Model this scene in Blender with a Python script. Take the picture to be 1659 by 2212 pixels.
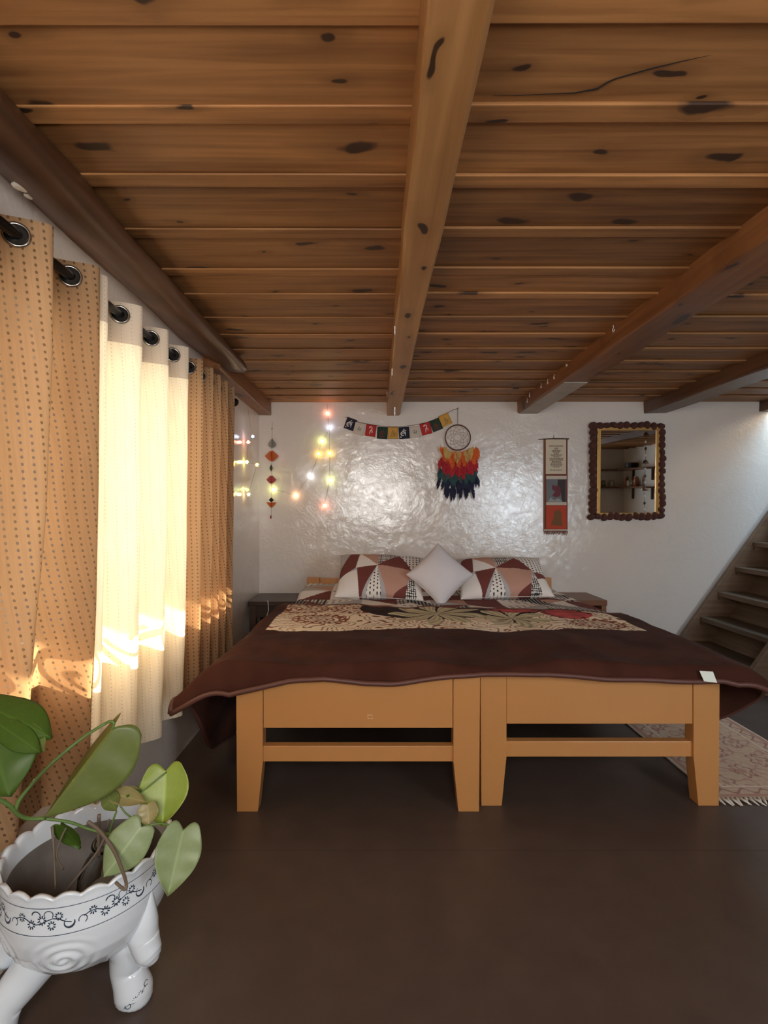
import bpy, bmesh, math, random
import numpy as np
from mathutils import Vector, Matrix, noise as mnoise

for o in list(bpy.data.objects):
    bpy.data.objects.remove(o, do_unlink=True)
random.seed(7)
np.random.seed(7)
PI = math.pi
scene = bpy.context.scene
COL = scene.collection

# ------------------------------------------------------------------ camera
F, CX, CY, HC = 1110.0, 815.0, 1106.0, 1.17      # focal length (px of 1659x2212), horizon, eye height
cam_d = bpy.data.cameras.new('camera')
cam = bpy.data.objects.new('camera', cam_d)
COL.objects.link(cam)
cam.location = (0, 0, HC)
cam.rotation_euler = (PI / 2, 0, 0)
cam_d.sensor_width = 36.0
cam_d.lens = 36.0 * F / 2212.0
cam_d.shift_x = (829.5 - CX) / 2212.0
cam_d.clip_start = 0.02
scene.camera = cam

# ------------------------------------------------------------------ light
W = bpy.data.worlds.new('sky_world')
scene.world = W
W.use_nodes = True
bg = W.node_tree.nodes['Background']
bg.inputs['Color'].default_value = (0.62, 0.78, 1.0, 1)
bg.inputs['Strength'].default_value = 1.6


def area(name, loc, rot, sx, sy, watts, col, spread=PI):
    l = bpy.data.lights.new(name, 'AREA')
    l.shape = 'RECTANGLE'
    l.size, l.size_y, l.energy, l.color, l.spread = sx, sy, watts, col, spread
    o = bpy.data.objects.new(name, l)
    o.location, o.rotation_euler = loc, rot
    COL.objects.link(o)
    return o


area('daylight_rear_window', (-0.05, -0.86, 1.48), (PI / 2, 0, 0), 1.06, 0.82, 45, (1.0, 0.96, 0.90))
area('daylight_rear_door', (2.36, -0.86, 1.28), (PI / 2, 0, 0), 0.88, 1.0, 38, (0.80, 0.91, 1.0))
area('daylight_stairwell', (3.72, 3.55, 2.90), (0, 0, 0), 0.9, 0.7, 52, (0.50, 0.77, 1.0))
area('daylight_side_window', (-1.28, 2.02, 1.16), (PI / 2, 0, -PI / 2), 1.7, 1.1, 27, (1.0, 0.86, 0.62))
sun_d = bpy.data.lights.new('sun', 'SUN')
sun_d.energy = 40.0
sun_d.color = (1.0, 0.84, 0.60)
sun_d.angle = math.radians(0.6)
sun = bpy.data.objects.new('sun', sun_d)
COL.objects.link(sun)
sun.rotation_euler = Vector((1.0, 0.20, -0.60)).to_track_quat('-Z', 'Y').to_euler()

vs = scene.view_settings
vs.view_transform = 'Standard'
vs.look = 'None'
vs.gamma = 1.0
vs.use_curve_mapping = False
vs.exposure = -0.10
scene.cycles.max_bounces = 10
scene.cycles.diffuse_bounces = 5
scene.cycles.transparent_max_bounces = 12
scene.cycles.sample_clamp_indirect = 6.0
scene.cycles.caustics_reflective = False
scene.cycles.caustics_refractive = False


# ------------------------------------------------------------------ helpers
def lin(*c):
    out = []
    for v in c:
        v = v / 255.0
        out.append(v / 12.92 if v <= 0.04045 else ((v + 0.055) / 1.055) ** 2.4)
    return tuple(out)


def at(px, py, Y):
    """a point of the place seen at a pixel of the photograph, at depth Y"""
    return Vector(((px - CX) / F * Y, Y, HC - (py - CY) / F * Y))


def tag(o, label=None, cat=None, group=None, kind=None):
    if label: o['label'] = label
    if cat: o['category'] = cat
    if group: o['group'] = group
    if kind: o['kind'] = kind
    return o


def empty(name, loc=(0, 0, 0), rot=(0, 0, 0)):
    o = bpy.data.objects.new(name, None)
    o.location, o.rotation_euler = loc, rot
    o.empty_display_size = 0.05
    COL.objects.link(o)
    return o


def link(name, me, mat=None, parent=None, loc=None, rot=None, smooth=False):
    if mat is not None and len(me.materials) == 0:
        me.materials.append(mat)
    if smooth:
        me.shade_smooth()
    o = bpy.data.objects.new(name, me)
    if loc is not None: o.location = loc
    if rot is not None: o.rotation_euler = rot
    if parent is not None: o.parent = parent
    COL.objects.link(o)
    return o


class MB:
    """collects shapes into one mesh"""
    def __init__(self):
        self.v, self.f = [], []

    def add(self, vs_, fs):
        b = len(self.v)
        self.v += [tuple(p) for p in vs_]
        self.f += [tuple(i + b for i in q) for q in fs]
        return self

    def box(self, x0, x1, y0, y1, z0, z1):
        return self.add([(x0, y0, z0), (x1, y0, z0), (x1, y1, z0), (x0, y1, z0), (x0, y0, z1), (x1, y0, z1), (x1, y1, z1), (x0, y1, z1)],
                        [(0, 3, 2, 1), (4, 5, 6, 7), (0, 1, 5, 4), (1, 2, 6, 5), (2, 3, 7, 6), (3, 0, 4, 7)])

    def prism(self, poly, axis, a, b):
        """extrude a 2-D polygon along axis from a to b"""
        def P(p, d):
            return {'X': (d, p[0], p[1]), 'Y': (p[0], d, p[1]), 'Z': (p[0], p[1], d)}[axis]
        n = len(poly)
        vs_ = [P(p, a) for p in poly] + [P(p, b) for p in poly]
        fs = [tuple(range(n)), tuple(range(2 * n - 1, n - 1, -1))]
        fs += [(i, i + n, (i + 1) % n + n, (i + 1) % n) for i in range(n)]
        return self.add(vs_, fs)

    def tube(self, pts, r, n=8, cap=True, closed=False):
        pts = [Vector(p) for p in pts]
        m = len(pts)
        rs = r if isinstance(r, (list, tuple)) else [r] * m
        ring = []
        up = None
        for i, p in enumerate(pts):
            if closed:
                d = pts[(i + 1) % m] - pts[i - 1]
            else:
                d = pts[min(i + 1, m - 1)] - pts[max(i - 1, 0)]
            d = d.normalized() if d.length > 1e-9 else Vector((0, 0, 1))
            if up is None:
                up = Vector((0, 0, 1)) if abs(d.z) < 0.9 else Vector((1, 0, 0))
            a = d.cross(up)
            if a.length < 1e-6:
                a = d.orthogonal()
            a.normalize()
            b = d.cross(a).normalized()
            up = -b if False else a.cross(d)
            ring.append([p + (a * math.cos(2 * PI * k / n) + b * math.sin(2 * PI * k / n)) * rs[i] for k in range(n)])
        vs_ = [q for rr in ring for q in rr]
        fs = []
        mm = m if closed else m - 1
        for i in range(mm):
            j = (i + 1) % m
            for k in range(n):
                fs.append((i * n + k, i * n + (k + 1) % n, j * n + (k + 1) % n, j * n + k))
        if cap and not closed:
            fs.append(tuple(range(n - 1, -1, -1)))
            fs.append(tuple((m - 1) * n + k for k in range(n)))
        return self.add(vs_, fs)

    def lathe(self, prof, c=(0, 0, 0), n=32, close=False):
        vs_, fs = [], []
        m = len(prof)
        for (r, z) in prof:
            for k in range(n):
                a = 2 * PI * k / n
                vs_.append((c[0] + r * math.cos(a), c[1] + r * math.sin(a), c[2] + z))
        for i in range(m if close else m - 1):
            j = (i + 1) % m
            for k in range(n):
                fs.append((i * n + k, i * n + (k + 1) % n, j * n + (k + 1) % n, j * n + k))
        return self.add(vs_, fs)

    def ball(self, c, r, n=10, m=6, sq=(1, 1, 1)):
        vs_ = [(c[0], c[1], c[2] + r * sq[2])]
        for i in range(1, m):
            t = PI * i / m
            for k in range(n):
                a = 2 * PI * k / n
                vs_.append((c[0] + r * sq[0] * math.sin(t) * math.cos(a), c[1] + r * sq[1] * math.sin(t) * math.sin(a), c[2] + r * sq[2] * math.cos(t)))
        vs_.append((c[0], c[1], c[2] - r * sq[2]))
        fs = [(0, 1 + k, 1 + (k + 1) % n) for k in range(n)]
        for i in range(m - 2):
            for k in range(n):
                fs.append((1 + i * n + k, 1 + (i + 1) * n + k, 1 + (i + 1) * n + (k + 1) % n, 1 + i * n + (k + 1) % n))
        L = len(vs_) - 1
        fs += [(L, 1 + (m - 2) * n + (k + 1) % n, 1 + (m - 2) * n + k) for k in range(n)]
        return self.add(vs_, fs)

    def mesh(self, name='m', bevel=0.0, seg=2):
        me = bpy.data.meshes.new(name)
        me.from_pydata(self.v, [], self.f)
        bm = bmesh.new()
        bm.from_mesh(me)
        bmesh.ops.recalc_face_normals(bm, faces=bm.faces)
        if bevel > 0:
            es = [e for e in bm.edges if len(e.link_faces) == 2 and e.calc_face_angle(0) > 0.5]
            bmesh.ops.bevel(bm, geom=es, offset=bevel, segments=seg, affect='EDGES', profile=0.6, clamp_overlap=True)
        bm.to_mesh(me)
        bm.free()
        return me

    def build(self, name, mat, parent=None, bevel=0.0, smooth=False, loc=None, rot=None, seg=2):
        return link(name, self.mesh(name, bevel, seg), mat, parent, loc, rot, smooth)


def grid_mesh(name, P, mat=None, parent=None, col=None, smooth=True, uv=None, thick=0.0, closed_u=False):
    """P: array (rows, cols, 3); col the same in linear rgb; uv (rows, cols, 2)"""
    P = np.asarray(P, float)
    r, c = P.shape[:2]
    vs_ = P.reshape(-1, 3)
    fs = []
    cc = c if closed_u else c - 1
    for i in range(r - 1):
        for j in range(cc):
            k = (j + 1) % c
            fs.append((i * c + j, i * c + k, (i + 1) * c + k, (i + 1) * c + j))
    me = bpy.data.meshes.new(name)
    me.from_pydata(vs_.tolist(), [], fs)
    if col is not None:
        ca = me.color_attributes.new('Col', 'FLOAT_COLOR', 'POINT')
        a = np.ones((r * c, 4), np.float32)
        a[:, :3] = np.asarray(col, float).reshape(-1, 3)
        ca.data.foreach_set('color', a.ravel())
    if uv is not None:
        ul = me.uv_layers.new(name='UVMap')
        idx = np.zeros(len(me.loops), np.int32)
        me.loops.foreach_get('vertex_index', idx)
        ul.data.foreach_set('uv', np.asarray(uv, np.float32).reshape(-1, 2)[idx].ravel())
    if smooth:
        me.shade_smooth()
    o = link(name, me, mat, parent)
    if thick:
        md = o.modifiers.new('thickness', 'SOLIDIFY')
        md.thickness = thick
        md.offset = -1
    return o


def ribbon(mb, pts, w, fn):
    """flat stroke: 2-D polyline with width w (number or list), fn maps (u, v) to 3-D"""
    n = len(pts)
    ws = w if isinstance(w, (list, tuple)) else [w] * n
    vs_ = []
    for i in range(n):
        a, b = pts[max(i - 1, 0)], pts[min(i + 1, n - 1)]
        dx, dy = b[0] - a[0], b[1] - a[1]
        L = math.hypot(dx, dy) or 1
        nx, ny = -dy / L * ws[i] / 2, dx / L * ws[i] / 2
        vs_ += [fn(pts[i][0] + nx, pts[i][1] + ny), fn(pts[i][0] - nx, pts[i][1] - ny)]
    mb.add(vs_, [(2 * i, 2 * i + 1, 2 * i + 3, 2 * i + 2) for i in range(n - 1)])


def arc(cx, cy, r, a0, a1, n=10, ry=None, r1=None):
    ry = ry or r
    out = []
    for i in range(n + 1):
        t = i / n
        k = 1 if r1 is None else 1 + (r1 / r - 1) * t
        a = math.radians(a0 + (a1 - a0) * t)
        out.append((cx + r * k * math.cos(a), cy + ry * k * math.sin(a)))
    return out


def fnoise(x, y, z=0.0, s=1.0):
    return mnoise.noise((x * s, y * s, z * s))


# ------------------------------------------------------------------ materials
def newmat(name):
    m = bpy.data.materials.new(name)
    m.use_nodes = True
    nt = m.node_tree
    return m, nt, nt.nodes['Principled BSDF'], nt.nodes['Material Output']


def nd(nt, t, **kw):
    n = nt.nodes.new(t)
    for k, v in kw.items():
        if hasattr(n, k):
            setattr(n, k, v)
        else:
            n.inputs[k].default_value = v
    return n


def mth(nt, op, a, b=None, c=None, clamp=False):
    n = nt.nodes.new('ShaderNodeMath')
    n.operation = op
    n.use_clamp = clamp
    for i, v in enumerate((a, b, c)):
        if v is None: continue
        if isinstance(v, (int, float)):
            n.inputs[i].default_value = v
        else:
            nt.links.new(v, n.inputs[i])
    return n.outputs[0]


def mixc(nt, fac, a, b, mode='MIX'):
    n = nt.nodes.new('ShaderNodeMix')
    n.data_type = 'RGBA'
    n.blend_type = mode
    for s, v in ((n.inputs[0], fac), (n.inputs[6], a), (n.inputs[7], b)):
        if isinstance(v, (int, float)):
            s.default_value = v
        elif isinstance(v, tuple):
            s.default_value = (*v[:3], 1)
        else:
            nt.links.new(v, s)
    return n.outputs[2]


def plain(name, c, rough=0.5, metal=0.0, bump=0.0, bscale=60, var=0.0, sheen=0.0, coat=0.0, spec=0.5):
    m, nt, b, out = newmat(name)
    b.inputs['Base Color'].default_value = (*c, 1)
    b.inputs['Roughness'].default_value = rough
    b.inputs['Metallic'].default_value = metal
    b.inputs['Specular IOR Level'].default_value = spec
    b.inputs['Coat Weight'].default_value = coat
    if sheen:
        b.inputs['Sheen Weight'].default_value = sheen
    tc = nd(nt, 'ShaderNodeTexCoord')
    if var:
        n = nd(nt, 'ShaderNodeTexNoise')
        n.inputs['Scale'].default_value = bscale * 0.2
        n.inputs['Detail'].default_value = 5
        nt.links.new(tc.outputs['Object'], n.inputs['Vector'])
        f = mth(nt, 'MULTIPLY_ADD', n.outputs['Fac'], 2 * var, 1 - var)
        mx = mixc(nt, 1.0, c, f, 'MULTIPLY')
        nt.links.new(mx, b.inputs['Base Color'])
    if bump:
        n2 = nd(nt, 'ShaderNodeTexNoise')
        n2.inputs['Scale'].default_value = bscale
        n2.inputs['Detail'].default_value = 4
        nt.links.new(tc.outputs['Object'], n2.inputs['Vector'])
        bp = nd(nt, 'ShaderNodeBump')
        bp.inputs['Strength'].default_value = bump
        bp.inputs['Distance'].default_value = 0.01
        nt.links.new(n2.outputs['Fac'], bp.inputs['Height'])
        nt.links.new(bp.outputs['Normal'], b.inputs['Normal'])
    return m


def vcol(name, rough=0.8, sheen=0.0, bump=0.0, bscale=200, spec=0.3, trans=0.0):
    m = plain(name, (0.5, 0.5, 0.5), rough, bump=bump, bscale=bscale, sheen=sheen, spec=spec)
    nt = m.node_tree
    a = nd(nt, 'ShaderNodeAttribute')
    a.attribute_name = 'Col'
    b = nt.nodes['Principled BSDF']
    nt.links.new(a.outputs['Color'], b.inputs['Base Color'])
    if trans:
        t = nd(nt, 'ShaderNodeBsdfTranslucent')
        nt.links.new(a.outputs['Color'], t.inputs['Color'])
        mx = nd(nt, 'ShaderNodeMixShader')
        mx.inputs[0].default_value = trans
        nt.links.new(b.outputs[0], mx.inputs[1])
        nt.links.new(t.outputs[0], mx.inputs[2])
        nt.links.new(mx.outputs[0], nt.nodes['Material Output'].inputs['Surface'])
    return m


def wood(name, c0, c1, axis=0, rough=0.45, knots=0.38, knot_c=(0.045, 0.021, 0.011), gscale=1.0, bump=0.25, ksc=1.0, spec=0.35):
    m, nt, b, out = newmat(name)
    tc = nd(nt, 'ShaderNodeTexCoord')
    oi = nd(nt, 'ShaderNodeObjectInfo')
    off = mth(nt, 'MULTIPLY', oi.outputs['Random'], 37.0)
    cmb = nd(nt, 'ShaderNodeCombineXYZ')
    for i in range(3):
        nt.links.new(off, cmb.inputs[i])
    va = nd(nt, 'ShaderNodeVectorMath', operation='ADD')
    nt.links.new(tc.outputs['Object'], va.inputs[0])
    nt.links.new(cmb.outputs[0], va.inputs[1])

    def mapped(s_al, s_ac):
        mp = nd(nt, 'ShaderNodeMapping')
        sc = [s_ac] * 3
        sc[axis] = s_al
        mp.inputs['Scale'].default_value = sc
        nt.links.new(va.outputs[0], mp.inputs['Vector'])
        return mp.outputs[0]
    g = nd(nt, 'ShaderNodeTexNoise')
    g.inputs['Scale'].default_value = 1
    g.inputs['Detail'].default_value = 6
    g.inputs['Distortion'].default_value = 0.6
    nt.links.new(mapped(1.6 * gscale, 42 * gscale), g.inputs['Vector'])
    g2 = nd(nt, 'ShaderNodeTexNoise')
    g2.inputs['Scale'].default_value = 1
    g2.inputs['Detail'].default_value = 4
    nt.links.new(mapped(1.3 * gscale, 6 * gscale), g2.inputs['Vector'])
    s = mth(nt, 'ADD', mth(nt, 'MULTIPLY', g.outputs['Fac'], 0.55), mth(nt, 'MULTIPLY', g2.outputs['Fac'], 0.45))
    rp = nd(nt, 'ShaderNodeValToRGB')
    rp.color_ramp.elements[0].position = 0.34
    rp.color_ramp.elements[0].color = (*c1, 1)
    rp.color_ramp.elements[1].position = 0.62
    rp.color_ramp.elements[1].color = (*c0, 1)
    nt.links.new(s, rp.inputs['Fac'])
    val = mth(nt, 'MULTIPLY_ADD', oi.outputs['Random'], 0.45, 0.78)
    c = mixc(nt, 1.0, rp.outputs['Color'], val, 'MULTIPLY')
    if knots:
        v = nd(nt, 'ShaderNodeTexVoronoi', voronoi_dimensions='2D')
        v.inputs['Scale'].default_value = 1
        wn = nd(nt, 'ShaderNodeTexNoise')
        wn.inputs['Scale'].default_value = 9
        nt.links.new(va.outputs[0], wn.inputs['Vector'])
        mp = mapped(3.0 * ksc, 8.0 * ksc)
        ad = nd(nt, 'ShaderNodeVectorMath', operation='MULTIPLY_ADD')
        nt.links.new(wn.outputs['Color'], ad.inputs[0])
        ad.inputs[1].default_value = (0.45, 0.45, 0.45)
        nt.links.new(mp, ad.inputs[2])
        nt.links.new(ad.outputs[0], v.inputs['Vector'])
        sep = nd(nt, 'ShaderNodeSeparateColor')
        nt.links.new(v.outputs['Color'], sep.inputs['Color'])
        gate = mth(nt, 'GREATER_THAN', sep.outputs['Red'], knots)
        rad = mth(nt, 'MULTIPLY_ADD', mth(nt, 'POWER', sep.outputs['Green'], 2.0), 0.13, 0.05)
        k = mth(nt, 'SUBTRACT', 1.0, mth(nt, 'DIVIDE', v.outputs['Distance'], rad), clamp=True)
        k = mth(nt, 'MULTIPLY', mth(nt, 'MULTIPLY', k, 3.2, clamp=True), gate)
        halo = mth(nt, 'SUBTRACT', 1.0, mth(nt, 'DIVIDE', v.outputs['Distance'], mth(nt, 'MULTIPLY', rad, 3.2)), clamp=True)
        halo = mth(nt, 'MULTIPLY', mth(nt, 'MULTIPLY', halo, gate), 0.55)
        c = mixc(nt, halo, c, tuple(x * 0.6 for x in c1))
        c = mixc(nt, k, c, knot_c)
    nt.links.new(c, b.inputs['Base Color'])
    b.inputs['Roughness'].default_value = rough
    b.inputs['Specular IOR Level'].default_value = spec
    bp = nd(nt, 'ShaderNodeBump')
    bp.inputs['Strength'].default_value = bump
    bp.inputs['Distance'].default_value = 0.004
    nt.links.new(s, bp.inputs['Height'])
    nt.links.new(bp.outputs['Normal'], b.inputs['Normal'])
    return m


def wall_mat(name, c, rough=0.16, s1=0.5, s2=0.3):
    m, nt, b, out = newmat(name)
    tc = nd(nt, 'ShaderNodeTexCoord')
    n1 = nd(nt, 'ShaderNodeTexNoise')
    n1.inputs['Scale'].default_value = 3.2
    n1.inputs['Detail'].default_value = 3
    n1.inputs['Distortion'].default_value = 0.8
    nt.links.new(tc.outputs['Object'], n1.inputs['Vector'])
    n2 = nd(nt, 'ShaderNodeTexNoise')
    n2.inputs['Scale'].default_value = 15
    n2.inputs['Detail'].default_value = 8
    n2.inputs['Roughness'].default_value = 0.62
    n2.inputs['Distortion'].default_value = 2.2
    nt.links.new(tc.outputs['Object'], n2.inputs['Vector'])
    f = mth(nt, 'MULTIPLY_ADD', n1.outputs['Fac'], 0.10, 0.95)
    nt.links.new(mixc(nt, 1.0, c, f, 'MULTIPLY'), b.inputs['Base Color'])
    b1 = nd(nt, 'ShaderNodeBump')
    b1.inputs['Strength'].default_value = s1
    b1.inputs['Distance'].default_value = 0.012
    nt.links.new(n1.outputs['Fac'], b1.inputs['Height'])
    b2 = nd(nt, 'ShaderNodeBump')
    b2.inputs['Strength'].default_value = s2
    b2.inputs['Distance'].default_value = 0.003
    nt.links.new(n2.outputs['Fac'], b2.inputs['Height'])
    nt.links.new(b1.outputs['Normal'], b2.inputs['Normal'])
    nt.links.new(b2.outputs['Normal'], b.inputs['Normal'])
    b.inputs['Roughness'].default_value = rough
    b.inputs['Specular IOR Level'].default_value = 0.95
    return m


def emit(name, c, s):
    m, nt, b, out = newmat(name)
    b.inputs['Base Color'].default_value = (*c, 1)
    b.inputs['Emission Color'].default_value = (*c, 1)
    b.inputs['Emission Strength'].default_value = s
    return m


def cloth_curtain(name, c, trans, hole=0.0, su=0.024, sv=0.0175, rad=0.0031, line=0.0, head_z=1.76, head_c=None):
    """woven curtain, uv in metres; small eyelet holes in rows let the light through"""
    m, nt, b, out = newmat(name)
    uv = nd(nt, 'ShaderNodeUVMap')
    sep = nd(nt, 'ShaderNodeSeparateXYZ')
    nt.links.new(uv.outputs['UV'], sep.inputs[0])
    u, v = sep.outputs[0], sep.outputs[1]
    du = mth(nt, 'MULTIPLY', mth(nt, 'SUBTRACT', mth(nt, 'FRACT', mth(nt, 'DIVIDE', u, su)), 0.5), su)
    dv = mth(nt, 'MULTIPLY', mth(nt, 'SUBTRACT', mth(nt, 'FRACT', mth(nt, 'DIVIDE', v, sv)), 0.5), sv)
    d = mth(nt, 'SQRT', mth(nt, 'ADD', mth(nt, 'MULTIPLY', du, du), mth(nt, 'MULTIPLY', mth(nt, 'MULTIPLY', dv, dv), 0.6)))
    dot = mth(nt, 'LESS_THAN', d, rad)
    n = nd(nt, 'ShaderNodeTexNoise')
    n.inputs['Scale'].default_value = 1
    n.inputs['Detail'].default_value = 3
    mp = nd(nt, 'ShaderNodeMapping')
    mp.inputs['Scale'].default_value = (160, 9, 1)
    nt.links.new(uv.outputs['UV'], mp.inputs['Vector'])
    nt.links.new(mp.outputs[0], n.inputs['Vector'])
    f = mth(nt, 'MULTIPLY_ADD', n.outputs['Fac'], 0.36, 0.82)
    cc = mixc(nt, 1.0, c, f, 'MULTIPLY')
    if head_c:
        hd = mth(nt, 'GREATER_THAN', v, head_z)
        cc = mixc(nt, hd, cc, head_c)
    cc = mixc(nt, mth(nt, 'MULTIPLY', dot, 0.75 if hole else 0.4), cc, tuple(x * 0.22 for x in c))
    df = nd(nt, 'ShaderNodeBsdfDiffuse')
    tr = nd(nt, 'ShaderNodeBsdfTranslucent')
    nt.links.new(cc, df.inputs['Color'])
    nt.links.new(cc, tr.inputs['Color'])
    mx = nd(nt, 'ShaderNodeMixShader')
    mx.inputs[0].default_value = trans
    if head_c:
        nt.links.new(mth(nt, 'MULTIPLY_ADD', hd, -trans * 0.75, trans), mx.inputs[0])
    nt.links.new(df.outputs[0], mx.inputs[1])
    nt.links.new(tr.outputs[0], mx.inputs[2])
    last = mx.outputs[0]
    if hole:
        tp = nd(nt, 'ShaderNodeBsdfTransparent')
        m2 = nd(nt, 'ShaderNodeMixShader')
        nt.links.new(mth(nt, 'MULTIPLY', dot, hole), m2.inputs[0])
        nt.links.new(last, m2.inputs[1])
        nt.links.new(tp.outputs[0], m2.inputs[2])
        last = m2.outputs[0]
    nt.links.new(last, out.inputs['Surface'])
    return m


M = {}
M['wall'] = wall_mat('white_gloss_plaster', (0.775, 0.705, 0.64), 0.11, 0.42, 0.55)
M['plaster'] = plain('plain_plaster', (0.70, 0.66, 0.60), 0.6, bump=0.2, bscale=30, var=0.05)
M['floor'] = plain('dark_brown_floor', (0.082, 0.056, 0.044), 0.42, bump=0.05, bscale=50, var=0.25, spec=0.35)
M['pine'] = wood('pine_board', (0.40, 0.185, 0.064), (0.18, 0.073, 0.024), 0, rough=0.55)
M['beam'] = wood('pine_beam', (0.56, 0.29, 0.11), (0.36, 0.165, 0.055), 1, rough=0.45, gscale=0.8)
M['beam_red'] = wood('red_pine_beam', (0.30, 0.12, 0.042), (0.16, 0.058, 0.020), 1, rough=0.45, gscale=0.8)
M['log'] = wood('dark_log', (0.155, 0.070, 0.032), (0.07, 0.030, 0.015), 1, rough=0.38, knots=0.85, gscale=0.7, bump=0.5)
M['stair'] = wood('stair_timber', (0.17, 0.115, 0.072), (0.10, 0.066, 0.042), 1, rough=0.5, knots=0)
M['stringer'] = wood('stringer_timber', (0.20, 0.125, 0.075), (0.12, 0.072, 0.045), 0, rough=0.5, knots=0)
M['darkwood'] = wood('dark_side_table', (0.075, 0.042, 0.026), (0.035, 0.018, 0.012), 0, rough=0.4, knots=0)
M['redwood'] = wood('red_side_table', (0.20, 0.085, 0.040), (0.09, 0.036, 0.018), 0, rough=0.4, knots=0.9)
M['bed'] = plain('ochre_gloss_paint', lin(192, 134, 78), 0.34, bump=0.06, bscale=25, var=0.05)
M['metal'] = plain('black_rod', (0.02, 0.017, 0.014), 0.3, metal=0.6)
M['chrome'] = plain('grommet_metal', (0.45, 0.42, 0.38), 0.22, metal=1.0)
M['iron'] = plain('wrought_iron', (0.03, 0.03, 0.03), 0.5)
M['white'] = plain('white_paint', (0.78, 0.77, 0.75), 0.4)
M['string'] = plain('brown_cord', (0.10, 0.07, 0.05), 0.8)
M['wire'] = plain('thin_wire', (0.28, 0.21, 0.15), 0.5)
M['gold'] = plain('gold_frame', lin(196, 150, 84), 0.35, metal=0.55)
M['pom'] = plain('brown_pompom', lin(92, 50, 40), 0.95, bump=1.0, bscale=220, var=0.3, sheen=0.05)
M['porcelain'] = plain('white_porcelain', (0.79, 0.86, 0.93), 0.08, coat=0.7)
M['inkblue'] = plain('blue_grey_glaze', lin(56, 68, 84), 0.25)
M['curtain'] = cloth_curtain('brown_eyelet_curtain', lin(178, 142, 106), 0.33, hole=0.05)
M['sheer'] = cloth_curtain('cream_sheer_curtain', lin(250, 238, 212), 0.29, hole=0.0, su=0.032, sv=0.013, rad=0.0017, head_z=1.745, head_c=lin(226, 208, 186))

# ================================================================== the setting
XL, XR, YB, YR, ZC = -0.953, 4.28, 4.15, -0.70, 2.05     # left wall, right wall, bed wall, rear wall, underside of the battens
WY0, WY1, WZ0, WZ1 = 0.95, 2.92, 0.69, 1.74               # side window opening


def struct(name, mb, mat, parent=None, **k):
    o = mb.build(name, mat, parent, **k)
    if parent is None:
        o['kind'] = 'structure'
    return o


fl = struct('floor', MB().box(-1.25, 4.40, -0.85, 4.30, -0.12, 0.0), M['floor'])
fl['label'] = 'dark brown painted floor under the bed'
jn = MB()
ribbon(jn, [(-0.9 + 0.1 * i, 1.775 + 0.006 * fnoise(i * 0.7, 3.1)) for i in range(36)], 0.004, lambda u, v: (u, v, 0.0006))
jn.build('floor_joint', plain('dusty_joint', (0.075, 0.055, 0.042), 0.8), fl)
struct('wall_back', MB().box(-1.25, 4.40, YB, 4.30, 0, 2.75), M['wall'])
wl = MB()
wl.box(-1.25, XL, -0.85, WY0, 0, 2.3).box(-1.25, XL, WY1, YB, 0, 2.3)
wl.box(-1.25, XL, WY0, WY1, 0, WZ0).box(-1.25, XL, WY0, WY1, WZ1, 2.3)
struct('wall_left', wl, M['wall'])
wr = MB()
for a, b, c, d in ((XL, -0.60, 0, 2.3), (0.50, 1.80, 0, 2.3), (2.86, XR, 0, 2.3), (-0.60, 0.50, 0, 1.06), (-0.60, 0.50, 1.90, 2.3), (1.80, 2.86, 0, 0.42), (1.80, 2.86, 1.94, 2.3)):
    wr.box(a, b, -0.85, YR, c, d)
struct('wall_rear', wr, M['plaster'])
struct('wall_right', MB().box(XR, 4.40, -0.85, YB, 0, 2.75), M['plaster'])

# window frames (side window behind the curtains, two rear windows that light the bed)
def wframe(name, mk, outer, bars, t=0.045):
    """mk(a0,a1,z0,z1) gives the box of a frame bar in the wall plane"""
    root = empty(name)
    root['kind'] = 'structure'
    a0, a1, z0, z1 = outer
    for q in ((a0, a0 + t, z0, z1), (a1 - t, a1, z0, z1), (a0, a1, z0, z0 + t), (a0, a1, z1 - t, z1)):
        mk(*q).build('window_frame', M['white'], root)
    for q in bars:
        mk(*q).build('muntin', M['white'], root)
    return root


wframe('window_1', lambda a0, a1, z0, z1: MB().box(-1.19, -1.15, a0, a1, z0, z1), (WY0, WY1, WZ0, WZ1), [(1.60, 1.64, WZ0, WZ1), (2.26, 2.30, WZ0, WZ1)])
wframe('window_2', lambda a0, a1, z0, z1: MB().box(a0, a1, -0.80, -0.76, z0, z1), (-0.60, 0.50, 1.06, 1.90), [(-0.07, -0.03, 1.06, 1.90)])
wframe('window_3', lambda a0, a1, z0, z1: MB().box(a0, a1, -0.80, -0.76, z0, z1), (1.80, 2.86, 0.42, 1.94), [(2.31, 2.35, 0.42, 1.94), (1.80, 2.86, 1.25, 1.29)])
ev = struct('sun_blocker_eave', MB().box(-2.86, -1.25, -0.6, 3.9, 1.95, 2.0), M['beam'])  # unseen roof board, added so the sun reaches only a low curtain band

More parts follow.
